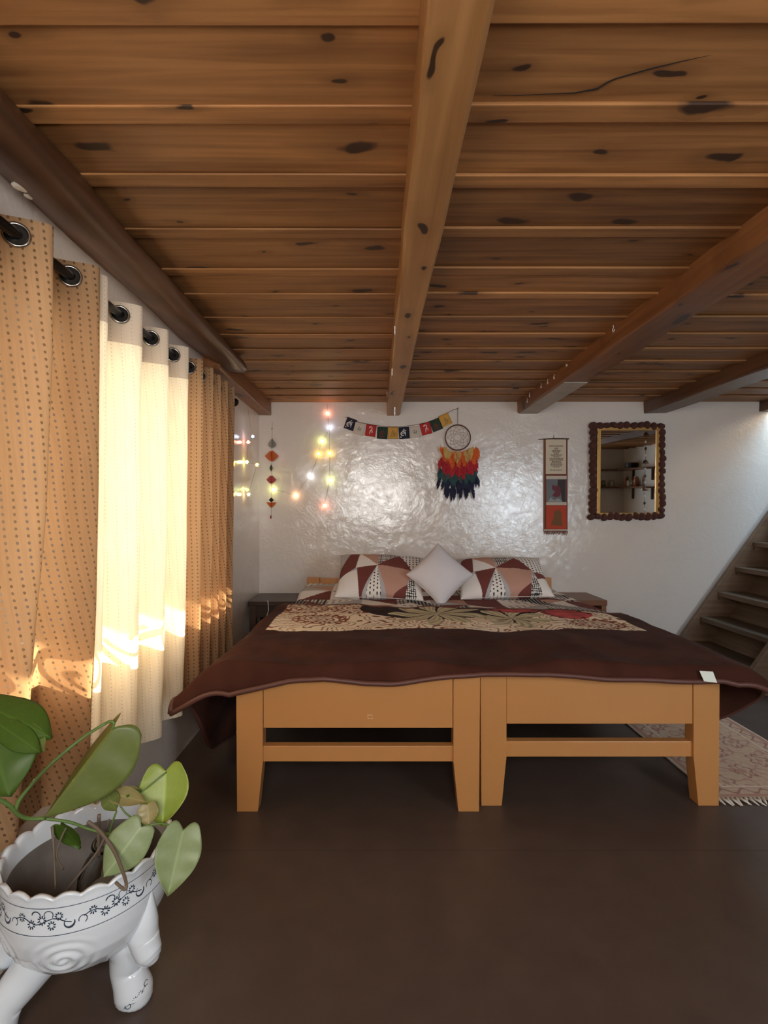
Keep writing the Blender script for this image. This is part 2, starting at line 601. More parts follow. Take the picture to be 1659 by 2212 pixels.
# wrought iron scrollwork in the side window: its shadow falls on the curtains
gr = empty('window_grille', (-1.10, WY0, WZ0))
tag(gr, 'wrought iron scrollwork grille in the window behind the curtains', 'grille')
for zz in (0.03, 0.40):
    MB().box(-0.006, 0.006, 0.0, WY1 - WY0, zz - 0.006, zz + 0.006).build('bar', M['iron'], gr)
def flatbar(pts, w):
    mb = MB()
    n = len(pts)
    for sx in (-0.004, 0.004):
        ribbon(mb, pts, w, lambda u, v, sx=sx: (sx, u, v))
    return mb
for k in range(7):
    y0 = 0.02 + 0.28 * k
    s = 1 if k % 2 == 0 else -1
    def fy(pts): return [(y0 + 0.14 + s * (p[0] - 0.14), p[1]) for p in pts]
    flatbar(fy(arc(0.075, 0.155, 0.05, 0, 360, 24, ry=0.07)), 0.008).build('scroll', M['iron'], gr)
    flatbar(fy(arc(0.075, 0.140, 0.03, -60, 40, 8)), 0.006).build('scroll', M['iron'], gr)
    flatbar(fy([(0.28 * i / 14, 0.26 - 0.22 * (i / 14) + 0.035 * math.sin(i / 14 * 2 * PI)) for i in range(15)]), 0.012).build('scroll', M['iron'], gr)
    flatbar(fy(arc(0.205, 0.185, 0.055, 200, 520, 22, r1=0.018)), 0.009).build('scroll', M['iron'], gr)
    flatbar(fy(arc(0.20, 0.09, 0.045, 60, -220, 18, r1=0.014)), 0.009).build('scroll', M['iron'], gr)

# ------------------------------------------------------------------ ceiling: boards and narrower battens below their joints
ceil_root = empty('ceiling')
tag(ceil_root, 'knotty pine board ceiling with cover battens', None, None, 'structure')
slab = MB()
slab.box(-1.25, 4.40, -0.85, 3.15, 2.10, 2.22).box(-1.25, 3.15, 3.15, 4.15, 2.10, 2.22)
slab.build('slab', M['plaster'], ceil_root)
bays = [(XL, 0.126), (0.126, 1.215), (1.215, 2.24), (2.24, 3.14), (3.14, XR)]
seams = [-0.70, -0.56, -0.32, -0.07, 0.18, 0.43, 0.67, 0.895, 1.137, 1.368, 1.632, 1.885, 2.105, 2.35, 2.57, 2.80, 3.02, 3.25, 3.48, 3.70, 3.92, 4.15]
rng = random.Random(3)
for bi, (x0, x1) in enumerate(bays):
    bmesh_cache = {}
    bth = 0.006 if bi == 0 else 0.009
    bat = MB().box(0, x1 - x0, -0.026, 0.026, 0, bth).mesh('batten', 0.003)
    bat.materials.append(M['pine'])
    ext = 0.05
    for i in range(len(seams) - 1):
        a, b = seams[i], seams[i + 1]
        if bi == 4 and b > 3.2: continue
        w = round((b - a) * 100) / 100 - 0.001
        if w not in bmesh_cache:
            me = MB().box(0.0005, x1 - x0 - 0.0005, 0.001, w, 0, 0.022).mesh('plank', 0.003)
            me.materials.append(M['pine'])
            bmesh_cache[w] = me
        o = link('plank', bmesh_cache[w], None, ceil_root, (x0, a, 2.0485 + bth + rng.uniform(0.0005, 0.003)), (0, 0, 0))
        if i > 0:
            o = link('batten', bat, None, ceil_root, (x0, a + rng.uniform(-0.012, 0.012), 2.0485 + rng.uniform(0, 0.002)), (0, 0, rng.uniform(-0.003, 0.003)))
# the long drying crack in one board
ck = [(1065, 206), (1120, 206), (1180, 203), (1240, 201), (1290, 192), (1312, 178), (1330, 170), (1400, 150), (1470, 133), (1535, 119)]
ckw = [(at(x, y, 1.0), y) for x, y in ck]
pts = []
for (x, y) in ck:
    Yd = (2.0568 - HC) * F / (CY - y)
    pts.append(((x - CX) / F * Yd, Yd))
mbk = MB()
ribbon(mbk, pts, [0.001, 0.002, 0.0025, 0.004, 0.006, 0.005, 0.0045, 0.004, 0.003, 0.0008], lambda u, v: (u, v, 2.0566))
mbk.build('crack', plain('crack_dark', (0.02, 0.012, 0.008), 0.9), ceil_root)


def sweep(prof, ys, jit, seed):
    """beam: (x, z) profile swept along Y with a hand-hewn wobble"""
    mb = MB()
    n = len(prof)
    vs_ = []
    for y in ys:
        for k, (x, z) in enumerate(prof):
            vs_.append((x + jit * fnoise(y * 3.1, k * 7.3, seed), y, z + jit * fnoise(y * 2.7, k * 5.1, seed + 9)))
    fs = []
    for i in range(len(ys) - 1):
        for k in range(n):
            fs.append((i * n + k, i * n + (k + 1) % n, (i + 1) * n + (k + 1) % n, (i + 1) * n + k))
    fs += [tuple(range(n)), tuple((len(ys) - 1) * n + k for k in range(n))]
    return mb.add(vs_, fs)


def ysteps(a, b, n): return [a + (b - a) * i / n for i in range(n + 1)]


zt = 2.062
b1 = struct('ceiling_beam', sweep([(0.075, zt), (0.077, 1.952), (0.082, 1.947), (0.174, 1.947), (0.180, 1.953), (0.182, zt)], ysteps(YR, YB, 40), 0.006, 1.0), M['beam'])
b1['label'] = 'honey coloured pine beam down the middle of the ceiling'
b2 = struct('ceiling_beam', sweep([(1.13, zt), (1.132, 1.975), (1.142, 1.967), (1.292, 1.967), (1.30, 1.975), (1.302, zt)], ysteps(YR, YB, 40), 0.007, 4.0), M['beam_red'])
b2['label'] = 'reddish pine beam above the hanging scroll'
b3 = struct('ceiling_beam', sweep([(2.15, zt), (2.152, 1.975), (2.16, 1.967), (2.33, 1.967), (2.338, 1.975), (2.34, zt)], ysteps(YR, YB, 40), 0.007, 6.0), M['log'])
b3['label'] = 'dark beam over the mirror corner'
b4 = struct('ceiling_beam', sweep([(3.085, zt), (3.085, 1.98), (3.16, 1.98), (3.16, zt)], ysteps(YR, YB, 20), 0.004, 8.0), M['log'])
b4['label'] = 'dark beam at the stairwell edge'
b5 = struct('ceiling_beam', sweep([(XL - 0.01, zt), (XL - 0.01, 1.952), (-0.862, 1.950), (-0.857, 1.956), (-0.857, zt)], ysteps(2.80, YB, 14), 0.003, 11.0), M['beam_red'])
b5['label'] = 'short reddish beam end in the corner by the fairy lights'
lg = struct('ceiling_beam', sweep([(-0.965, zt), (-0.965, 2.028), (-0.93, 2.005), (-0.87, 1.977), (-0.80, 1.962), (-0.755, 1.968), (-0.742, 1.985), (-0.746, 2.005), (-0.765, 2.03), (-0.79, zt)], ysteps(YR, 2.93, 60), 0.012, 15.0), M['log'], smooth=True)
lg['label'] = 'rough dark log along the window wall above the curtains'
pa = MB()
for (y, x, s) in ((1.06, -0.90, 0.045), (1.10, -0.885, 0.03), (1.30, -0.90, 0.03), (1.34, -0.91, 0.018), (0.97, -0.88, 0.02)):
    for q in range(5):
        pa.ball((x + s * 0.6 * fnoise(q, y * 9, 2), y + s * fnoise(q * 3, y * 7, 5), 1.986 + 0.012 * (-(x + 0.87) / 0.06) * 0.9), 0.018 * s / 0.03, 8, 5, (0.8, 1.0, 0.35))
pa.build('plaster_smear', M['plaster'], lg)
mb = MB().box(1.145, 1.29, 3.15, YB - 0.002, 1.9625, 1.9665)
mb.build('limewash_patch', plain('limewash', (0.48, 0.43, 0.37), 0.8, bump=0.3, bscale=40, var=0.3), b2)


def hook(p, parent):
    mb = MB()
    pts = [Vector(p) + Vector((0, 0.010 * math.sin(a), -0.010 + 0.010 * math.cos(a))) for a in [PI * 1.5 * k / 6 for k in range(7)]]
    mb.tube([Vector(p) + Vector((0, 0, 0.012))] + pts, 0.0022, 5)
    mb.build('cup_hook', M['white'], parent)


for (x, y) in ((1325, 708), (1224, 784), (1197, 812), (1183, 823), (1169, 832), (1144, 852), (1130, 852), (1139, 864)):
    Yd = 1.122 * F / (x - CX)
    hook((1.122, Yd, HC + (CY - y) / F * Yd), b2)
for (x, y) in ((861, 711), (847, 802), (836, 850), (855, 886)):
    Yd = 0.068 * F / max(x - CX, 20)
    Yd = min(max(Yd, 2.0), 4.1)
    hook((0.068, Yd, HC + (CY - y) / F * Yd), b1)

# ================================================================== curtains
ROD_X, ROD_Z = -0.872, 1.84
rod = empty('curtain_rod', (ROD_X, 0, ROD_Z))
tag(rod, 'black metal curtain rod along the window wall', 'curtain rod')
MB().tube([(0, -0.2, 0), (0, 3.12, 0)], 0.013, 14).build('pole', M['metal'], rod, smooth=True)
MB().lathe([(0.0, 0), (0.02, 0.004), (0.026, 0.02), (0.02, 0.036), (0.0, 0.04)], (0, 0, 0), 14).build('finial', M['metal'], rod, smooth=True, loc=(0, 3.12, 0), rot=(-PI / 2, 0, 0))
for y in (0.10, 3.085):
    MB().box(-0.081, -0.006, y - 0.01, y + 0.01, -0.02, 0.02).build('bracket', M['metal'], rod)


def curtain(name, label, groms, y0, y1, hem, mat, amp=0.06, ztop=1.885, seed=0, wallward=0.0, group=None, press=0.0):
    root = empty(name, (ROD_X, y0, 0))
    tag(root, label, 'curtain', group)
    # fold phase: groms are where the cloth crosses the rod on its way to the room side
    ys = [y0 + (y1 - y0) * i / 260 for i in range(261)]
    ext = [groms[0] - (groms[1] - groms[0])] + list(groms) + [groms[-1] + (groms[-1] - groms[-2]), groms[-1] + 2 * (groms[-1] - groms[-2])]
    ext = [ext[0] - (groms[1] - groms[0])] + ext
    def phase(y):
        for i in range(len(ext) - 1):
            if ext[i] <= y < ext[i + 1] or i == len(ext) - 2:
                return (y - ext[i]) / (ext[i + 1] - ext[i])
        return 0
    zs = [ztop - (ztop - hem) * i / 46 for i in range(47)]
    rows, uvs = [], []
    for z in zs:
        k = (ztop - z) / (ztop - hem)
        a = amp * (1.0 - 0.25 * k)
        row, uvr, s = [], [], 0
        pv = None
        for y in ys:
            ph = phase(y)
            sk = ph + 0.07 * math.sin(2 * PI * ph)
            w = math.sin(2 * PI * sk)
            x = a * w + 0.012 * k * fnoise(y * 9, z * 1.3, seed) + 0.005 * fnoise(y * 30, z * 3, seed + 3)
            x -= (wallward + press * min(1, max(0, (1.49 - y) / 0.08))) * k * k
            x = max(x, XL - ROD_X + 0.006)
            yy = y + 0.010 * k * fnoise(y * 5, z * 2.0, seed + 8)
            p = (x, yy - y0, z)
            if pv: s += math.hypot(p[0] - pv[0], p[1] - pv[1])
            pv = p
            row.append(p)
            uvr.append((s, z))
        rows.append(row)
        uvs.append(uvr)
    grid_mesh('drape', rows, mat, root, uv=uvs)
    for g in groms:
        if not (y0 < g < y1): continue
        tor = MB()
        # ring in the plane of the cloth where it crosses the rod
        ring = []
        nrm = Vector((-0.55, 1, 0)).normalized()
        t1 = Vector((1, 0.55, 0)).normalized()
        for q in range(24):
            an = 2 * PI * q / 24
            ring.append(t1 * (0.027 * math.cos(an)) + Vector((0, 0, 0.027 * math.sin(an))))
        tor.tube(ring, 0.0045, 8, closed=True)
        tor.build('grommet', M['chrome'], root, smooth=True, loc=(0.0, g - y0 - 0.004, ROD_Z))
        dk = MB()
        dk.add([t1 * (0.024 * math.cos(2 * PI * q / 20)) + Vector((0, 0, 0.024 * math.sin(2 * PI * q / 20))) for q in range(20)], [tuple(range(20))])
        dk.build('grommet_opening', M['metal'], root, loc=(0.0, g - y0 - 0.0075, ROD_Z))
    return root


curtain('brown_curtain', 'brown eyelet curtain hanging behind the potted plant', [0.60, 0.815, 1.03, 1.246, 1.463], 0.55, 1.535, 0.335, M['curtain'], seed=1, wallward=0.02, press=0.055, group='brown eyelet curtains')
curtain('sheer_curtain', 'sunlit cream sheer curtain hanging between the two brown curtains', [1.52, 1.746, 1.985, 2.195], 1.492, 2.30, 0.285, M['sheer'], amp=0.05, seed=2, wallward=0.012)
curtain('brown_curtain', 'brown eyelet curtain bunched near the fairy lights beside the bed', [2.385, 2.53, 2.66, 2.79, 2.92], 2.33, 3.04, 0.30, M['curtain'], amp=0.055, seed=3, group='brown eyelet curtains')

# ================================================================== the two beds
BED_T = 0.57
def bed(label, x0, x1, yf, left_post, right_post):
    """single bed, footboard towards the camera"""
    w = x1 - x0
    root = empty('wooden_bed', (x0, yf, 0))
    tag(root, label, 'bed', 'single beds pushed together')
    D = 4.08 - yf
    t = 0.060
    pw = 0.105
    # foot posts: straight outer edge, inner edge tapers towards the floor
    MB().prism([(0.004, 0), (0.086, 0), (pw, 0.195), (pw, 0.555), (0, 0.555)], 'Y', 0, t).build('post', M['bed'], root, bevel=0.003)
    MB().prism([(w - 0.086, 0), (w - 0.004, 0), (w, 0.555), (w - pw, 0.555), (w - pw, 0.195)], 'Y', 0, t).build('post', M['bed'], root, bevel=0.003)
    MB().box(pw + 0.0015, w - pw - 0.0015, 0.005, 0.045, 0.325, 0.552).build('footboard', M['bed'], root, bevel=0.002)
    MB().box(pw - 0.002, w - pw + 0.002, 0.012, 0.048, 0.190, 0.252).build('cross_rail', M['bed'], root, bevel=0.003)
    for xx in (0.0, w - 0.03):
        MB().box(xx, xx + 0.03, t, D - t, 0.28, 0.42).build('side_rail', M['bed'], root, bevel=0.002)
    for k in range(9):
        yy = 0.12 + (D - 0.3) * k / 8
        MB().box(0.03, w - 0.03, yy, yy + 0.07, 0.37, 0.39).build('slat', M['bed'], root)
    for xx in (0.0, w - 0.10):
        MB().box(xx, xx + 0.10, D - t, D, 0, 0.655).build('head_post', M['bed'], root, bevel=0.003)
    MB().box(0.1015, w - 0.1015, D - 0.05, D - 0.008, 0.33, 0.650).build('headboard', M['bed'], root, bevel=0.003)
    return root, D


bL, DL = bed('ochre painted single bed on the curtain side', -0.552, 0.402, 2.005, 0, 0)
bR, DR = bed('ochre painted single bed on the rug side', 0.410, 1.364, 2.045, 0, 0)
nm = MB()
ribbon(nm, [(-0.010, 0.008), (-0.010, -0.008), (0.010, -0.008)], 0.003, lambda u, v: (0.525 + u, 0.0045, 0.370 + v))
ribbon(nm, [(-0.010, 0.006), (0.006, 0.006), (0.006, 0.0)], 0.003, lambda u, v: (0.525 + u, 0.0045, 0.370 + v))
nm.build('paint_scratch', plain('pale_scratch', lin(225, 185, 130), 0.5), bL)

matt = plain('mattress_cloth', lin(196, 184, 170), 0.85, bump=0.2, bscale=120)
for nm_, x0, yf, D in (('striped pale mattress on the bed by the curtain', -0.552, 2.005, DL), ('striped pale mattress on the bed by the rug', 0.410, 2.045, DR)):
    mb = MB().box(0.006, 0.948, 0.075, D - 0.065, 0.392, 0.565)
    o = mb.build('mattress', matt, None, bevel=0.03, smooth=True, seg=3, loc=(x0, yf, 0))
    tag(o, nm_.replace('striped pale', 'plain pale'), 'mattress', 'mattresses on the two beds')

# ------------------------------------------------------------------ printed cotton shared by sheet and pillowcases
CB, CT, CC, CG, CK = lin(118, 64, 58), lin(196, 152, 134), lin(240, 234, 228), lin(186, 184, 186), lin(24, 22, 24)


def patch_colour(u, v, cell=0.155):
    """patchwork of triangles: brown, tan, white, grey, black grid, dots (u, v in metres)"""
    i, j = math.floor(u / cell), math.floor(v / cell)
    fu, fv = u / cell - i, v / cell - j
    if (i + j) % 2:
        half = fu > fv
    else:
        half = fu + fv > 1
    h = (i * 7 + j * 13 + (5 if half else 0) + (i * j) % 3) % 8
    if h == 0 or h == 3: return CB
    if h == 1: return CT
    if h == 2 or h == 6: return CC
    if h == 4: return CG
    if h == 5:
        a, b = (u / 0.016) % 1, (v / 0.016) % 1
        return CK if a < 0.36 or b < 0.36 else CC
    a, b = (u / 0.026) % 1 - 0.5, (v / 0.026) % 1 - 0.5
    return CK if a * a + b * b < 0.06 else CC


M['print'] = vcol('patchwork_cotton', 0.85, bump=0.15, bscale=140)
nx, ny = 260, 150
Pg, Cg = [], []
for j in range(ny + 1):
    y = 2.55 + (4.02 - 2.55) * j / ny
    rp, rc = [], []
    for i in range(nx + 1):
        x = -0.555 + 1.925 * i / nx
        z = 0.577 + 0.010 * fnoise(x * 4, y * 4, 1) + 0.004 * fnoise(x * 14, y * 10, 4)
        if x < -0.22 and y > 3.5:
            k = min(1, (-0.22 - x) / 0.08) * min(1, (y - 3.5) / 0.12)
            z += 0.035 * k
        e = min(x + 0.555, 1.37 - x)
        if e < 0.03: z -= 0.02 * (1 - e / 0.03) ** 2
        rp.append((x, y, z))
        st = (x * 0.9 + y * 0.25) % 0.48
        sx, sy = x * 0.62, y * 0.75
        c = patch_colour(sx + 3, sy + 3, 0.14)
        if 0.40 < (sx + sy * 0.5) % 0.5 < 0.47:
            c = CK if (x / 0.022) % 1 < 0.5 else CG
        rc.append(c)
    Pg.append(rp); Cg.append(rc)
sh = grid_mesh('bed_sheet', Pg, M['print'], None, col=Cg, thick=0.006)
tag(sh, 'patchwork print bed sheet spread under the pillows', 'sheet')


def pillow(name, label, cat, c, w, h, t, tilt, spin, colf, mat, yaw=0.0, cell=0.003, pw=0.42, group=None):
    """soft pillow, local x along its width, y along its height, z its thickness"""
    nu, nv = int(w / cell), int(h / cell)
    root = empty(name, c)
    root.rotation_euler = (Matrix.Rotation(yaw, 3, 'Z') @ Matrix.Rotation(tilt, 3, 'X') @ Matrix.Rotation(spin, 3, 'Z')).to_euler()
    tag(root, label, cat, group)
    for side in (1, -1):
        P_, C_ = [], []
        n1, n2 = (nu, nv) if side == 1 else (nu // 3, nv // 3)
        for j in range(n2 + 1):
            rp, rc = [], []
            for i in range(n1 + 1):
                a, b = 2 * i / n1 - 1, 2 * j / n2 - 1
                f = max(0.0, (1 - a * a)) ** pw * max(0.0, (1 - b * b)) ** pw
                pin = 1 - 0.07 * (1 - b * b) * abs(a) ** 3
                pin2 = 1 - 0.07 * (1 - a * a) * abs(b) ** 3
                # concave sides between the corners
                x = a * w / 2 * (1 - 0.06 * (1 - b * b) * abs(a) ** 2)
                y = b * h / 2 * (1 - 0.06 * (1 - a * a) * abs(b) ** 2)
                wr_ = 0.006 * fnoise(x * 12, y * 12, side * 3 + c[0] * 5) * min(1, f * 2)
                rp.append((x, y, side * (f * t / 2 + wr_)))
                rc.append(colf(x, y))
            P_.append(rp); C_.append(rc)
        if side == -1:
            P_ = [r[::-1] for r in P_]
            C_ = [r[::-1] for r in C_]
        grid_mesh('front_panel' if side == 1 else 'back_panel', P_, mat, root, col=C_)
    # seam piping
    ring = []
    for k in range(80):
        s = k / 80 * 4
        q, r = int(s), s - int(s)
        a, b = [(-1 + 2 * r, -1), (1, -1 + 2 * r), (1 - 2 * r, 1), (-1, 1 - 2 * r)][q]
        ring.append((a * w / 2 * (1 - 0.06 * (1 - b * b)), b * h / 2 * (1 - 0.06 * (1 - a * a)), 0))
    MB().tube(ring, 0.003, 6, closed=True).build('piping', M['piping'], root, smooth=True)
    return root


M['piping'] = plain('pale_piping', lin(205, 196, 190), 0.8)
M['whitecloth'] = vcol('white_cushion_cloth', 0.85, bump=0.12, bscale=90)


def case_col(u, v):
    """pillowcase: triangles meeting in points, as on the photo"""
    # polygons in metres from the pillow's centre (width 0.6, height 0.4)
    polys = [
        ([(-0.32, -0.10), (-0.17, 0.0), (-0.145, 0.21), (-0.22, 0.16)], CB),
        ([(-0.32, -0.22), (-0.13, -0.22), (-0.16, -0.02), (-0.32, -0.06)], CC),
        ([(-0.17, 0.0), (-0.02, 0.02), (-0.145, 0.16)], CC),
        ([(-0.145, 0.22), (-0.145, 0.16), (-0.02, 0.02), (-0.01, 0.22)], CT),
        ([(-0.16, 0.0), (-0.02, 0.02), (-0.13, -0.22)], CB),
        ([(-0.02, 0.02), (-0.10, -0.22), (0.02, -0.22)], 'dot'),
        ([(-0.02, 0.02), (0.02, -0.22), (0.06, -0.22)], CG),
        ([(-0.01, 0.22), (-0.02, 0.02), (0.11, 0.14), (0.10, 0.22)], 'grid'),
        ([(-0.02, 0.02), (0.13, 0.15), (0.22, 0.0), (0.10, 0.01)], CB),
        ([(-0.02, 0.02), (0.22, 0.0), (0.19, -0.12), (0.05, -0.22)], CT),
        ([(0.11, 0.22), (0.13, 0.14), (0.23, -0.02), (0.32, -0.01), (0.32, 0.22)], 'dot'),
        ([(0.22, 0.0), (0.34, -0.03), (0.24, -0.08)], CB),
        ([(0.22, -0.02), (0.26, -0.22), (0.17, -0.22)], 'grid'),
        ([(0.23, -0.05), (0.34, -0.06), (0.34, -0.22), (0.26, -0.22)], CC),
        ([(0.05, -0.22), (0.19, -0.12), (0.18, -0.22)], CB),
    ]
    for poly, c in polys:
        ins, n = False, len(poly)
        j = n - 1
        for i in range(n):
            xi, yi = poly[i]; xj, yj = poly[j]
            if (yi > v) != (yj > v) and u < (xj - xi) * (v - yi) / (yj - yi) + xi:
                ins = not ins
            j = i
        if ins:
            if c == 'grid':
                a, b = (u / 0.0135) % 1, (v / 0.0135) % 1
                return CK if a < 0.33 or b < 0.33 else CC
            if c == 'dot':
                a, b = (u / 0.024) % 1 - 0.5, ((v / 0.024) + (0.5 if int(u / 0.024) % 2 else 0)) % 1 - 0.5
                return CK if a * a + b * b < 0.055 else CC
            return c
    return CG


pillow('patchwork_pillow', 'plump patchwork pillow on the curtain side of the white cushion', 'pillow', (0.02, 3.60, 0.715), 0.60, 0.40, 0.20, math.radians(40), math.radians(-3), case_col, M['print'], group='patchwork pillows')
pillow('patchwork_pillow', 'patchwork pillow on the mirror side of the white cushion', 'pillow', (0.875, 3.62, 0.705), 0.64, 0.38, 0.19, math.radians(38), math.radians(2), lambda u, v: case_col(u * 0.95 + 0.03, v * 1.1 + 0.01), M['print'], group='patchwork pillows')
wc = lin(222, 218, 222)
pillow('white_cushion', 'small white cushion standing on its corner between two pillows', 'cushion', (0.418, 3.435, 0.752), 0.315, 0.315, 0.15, math.radians(66), math.radians(45), lambda u, v: wc, M['whitecloth'], cell=0.006, pw=0.5)

# ------------------------------------------------------------------ the mink blanket
XA, XB_ = -0.565, 1.378
hemx = [-0.80, -0.66, -0.55, -0.46, -0.33, -0.2, -0.05, 0.07, 0.28, 0.40, 0.65, 0.87, 1.05, 1.24, 1.32, 1.45, 1.7]
hemz = [0.36, 0.44, 0.482, 0.503, 0.53, 0.540, 0.520, 0.520, 0.548, 0.556, 0.556, 0.538, 0.533, 0.527, 0.530, 0.50, 0.40]


def sstep(a, b, x):
    t = min(1, max(0, (x - a) / (b - a)))
    return t * t * (3 - 2 * t)


def over(y, side):
    """overhang length and final slope (degrees) of the blanket's sides at depth y"""
    if side < 0:
        return 0.27 + 0.31 * sstep(2.02, 2.42, y), 44 + 34 * sstep(2.0, 2.36, y)
    return 0.27 + 0.22 * sstep(2.05, 2.5, y), 36 + 38 * sstep(2.08, 2.5, y)


def btop(x, y):
    z = 0.606 + 0.010 * fnoise(x * 3.1, y * 3.0, 2) + 0.007 * fnoise(x * 8, y * 6, 6)
    z -= 0.020 * sstep(2.32, 2.0, y)
    z -= 0.010 * sstep(1.0, 1.37, x)
    z += 0.006 * math.sin(x * 9 + 1.0) * sstep(2.5, 2.1, y)
    return z


def yback(x): return 3.13 - 0.11 * (x + 0.5) + 0.02 * fnoise(x * 5, 3, 3)


nT, nO, nF, nY = 300, 44, 10, 170
CREAM, LINE, BR, DK, PK, OL = lin(250, 236, 212), lin(140, 78, 52), lin(70, 40, 31), lin(46, 20, 17), lin(214, 92, 92), lin(214, 204, 168)


def bl_col(x, y, e):
    kk = 1.0 + 0.45 * fnoise(x * 3.5, y * 5 + e * 6, 12) + 0.25 * fnoise(x * 13, y * 11 + e * 9, 15)
    BRV = tuple(v * kk for v in BR)
    if e > 0.0: return BRV
    edge = 2.46 + 0.03 * fnoise(x * 6, 1, 5) + 0.02 * math.sin(x * 7)
    if y < edge or x < -0.535 or x > 1.30: return BRV
    # dark centre field with leaves and roses, paisley cream around it
    def inside(cx, cy, rx, ry): return ((x - cx) / rx) ** 2 + ((y - cy) / ry) ** 2
    w = 0.25 * fnoise(x * 11, y * 9, 7)
    for (cx, cy, rx, ry) in ((0.02, 3.12, 0.14, 0.06), (0.78, 2.98, 0.14, 0.13), (1.05, 2.86, 0.14, 0.12), (0.60, 3.10, 0.07, 0.05)):
        if inside(cx, cy, rx, ry) + w < 1: 
            if inside(cx, cy, rx, ry) > 0.62 and fnoise(x * 30, y * 30, 3) > 0.1: return DK
            k = 0.75 + 0.4 * fnoise(x * 16, y * 16, 2)
            return tuple(v * k for v in PK)
    for (cx, cy, R, n) in ((0.33, 2.86, 0.27, 9), (0.72, 2.74, 0.20, 7)):
        dx, dy = x - cx, (y - cy) * 0.9
        r, a = math.hypot(dx, dy), math.atan2(dy, dx)
        pet = abs(math.sin(a * n / 2 + 0.6 * fnoise(x * 5, y * 5, 1)))
        if r < R * (0.45 + 0.55 * pet):
            v = 0.42 + 0.68 * (abs(math.sin(a * n * 1.5 + r * 26 + 2 * fnoise(x * 9, y * 9, 5))))
            if pet < 0.30: return DK
            return tuple(q * v for q in OL)
    fld = inside(0.42, 2.98, 0.52, 0.26) + 0.5 * w
    if fld < 1: return DK
    # paisley contour lines
    q = fnoise(x * 5.0, y * 5.0, 4) + 0.4 * fnoise(x * 11, y * 11, 8)
    b = (q * 6.0) % 1.0
    if b < 0.22: return LINE
    for (cx, cy) in ((-0.30, 2.72), (-0.12, 2.98), (1.12, 2.62), (-0.42, 3.0)):
        r = math.hypot(x - cx, (y - cy) * 1.2)
        if r < 0.15:
            a = math.atan2(y - cy, x - cx)
            if (r / 0.032 + a / (2 * PI)) % 1 < 0.34 or (r > 0.10 and math.sin(a * 16) > 0.35): return LINE
            return CREAM
    return CREAM


def bl_point(i, y, b):
    """column i (left overhang, top, right overhang), depth y, b 0..1 over the front fold"""
    e = 0.0
    if i < nO:
        L, th = over(y, -1)
        e = L * (nO - i) / nO
        side, xe = -1, XA
    elif i > nO + nT:
        L, th = over(y, 1)
        e = L * (i - nO - nT) / nO
        side, xe = 1, XB_
    else:
        xe = XA + (XB_ - XA) * (i - nO) / nT
        side = 0
    x, z = xe, btop(xe, y)
    if side:
        n = 14
        for k in range(n):
            s = e * (k + 0.5) / n
            t = math.radians(th * sstep(-0.02, 0.13, s))
            x += side * math.cos(t) * e / n
            z -= math.sin(t) * e / n
        wv = 0.022 * math.sin(y * 17 + side) * (e / 0.5) + 0.012 * fnoise(y * 9, e * 5, side + 2)
        x += side * wv * min(1, e / 0.15)
        z = max(z, 0.045)
    yy = y
    if b > 0:
        drop = max(0.018, z - float(np.interp(x, hemx, hemz))) if not side else max(0.03, (btop(xe, 2.0) - float(np.interp(xe, hemx, hemz))) * (1 - e / 0.4))
        a = b * PI / 2
        yy = y - 0.030 * math.sin(a) - 0.004 * math.sin(x * 23) * b
        z = z - drop * (1 - math.cos(a)) ** 0.8
    return (x, yy, z), e


nC = 2 * nO + nT + 1
Pb, Cb = [], []
for j in range(nF, 0, -1):
    row, rc = [], []
    for i in range(nC):
        p, e = bl_point(i, 1.995, j / nF)
        row.append(p); rc.append(bl_col(p[0], p[1], 0.001))
    Pb.append(row); Cb.append(rc)
for j in range(nY + 1):
    row, rc = [], []
    t = (j / nY)
    for i in range(nC):
        xx = XA + (XB_ - XA) * min(1, max(0, (i - nO) / nT))
        y = 1.995 + (yback(xx) - 1.995) * t
        p, e = bl_point(i, y, 0)
        row.append(p); rc.append(bl_col(p[0], p[1], e))
    Pb.append(row); Cb.append(rc)
M['blanket'] = vcol('brown_mink_blanket', 0.85, sheen=0.02, bump=0.35, bscale=24, spec=0.06)
M['hem'] = plain('brown_satin_hem', lin(92, 55, 45), 0.5, bump=0.1, bscale=60)
blk = empty('mink_blanket', (0.4, 2.0, 0.58))
tag(blk, 'thick brown plush blanket with cream paisley and roses spread over both beds', 'blanket')
g = grid_mesh('plush_pile', Pb, M['blanket'], blk, col=Cb, thick=0.014)
g.location = (-0.4, -2.0, -0.58)
edge = [Pb[0][i] for i in range(0, nC, 4)]
lft = [Pb[j][0] for j in range(0, len(Pb), 4)]
rgt = [Pb[j][-1] for j in range(0, len(Pb), 4)]
bk = [Pb[-1][i] for i in range(0, nC, 4)]
for pts in (edge, lft, rgt, bk):
    o = MB().tube([(p[0], p[1] - 0.002, p[2] - 0.006) for p in pts], 0.0105, 8).build('hem_band', M['hem'], blk, smooth=True)
    o.location = (-0.4, -2.0, -0.58)
tg = MB().add([(0, 0, 0), (0.052, 0.001, -0.004), (0.060, -0.012, -0.042), (0.010, -0.012, -0.036), (0, 0.0012, 0), (0.052, 0.0022, -0.004), (0.060, -0.0108, -0.042), (0.010, -0.0108, -0.036)],
              [(0, 1, 2, 3), (4, 7, 6, 5), (0, 4, 5, 1), (1, 5, 6, 2), (2, 6, 7, 3), (3, 7, 4, 0)])
o = tg.build('care_label', plain('care_label_cloth', lin(225, 228, 214), 0.5), blk)
o.location = at(1511, 1449, 1.958) - Vector(blk.location)
o['label'] = 'small white care label'

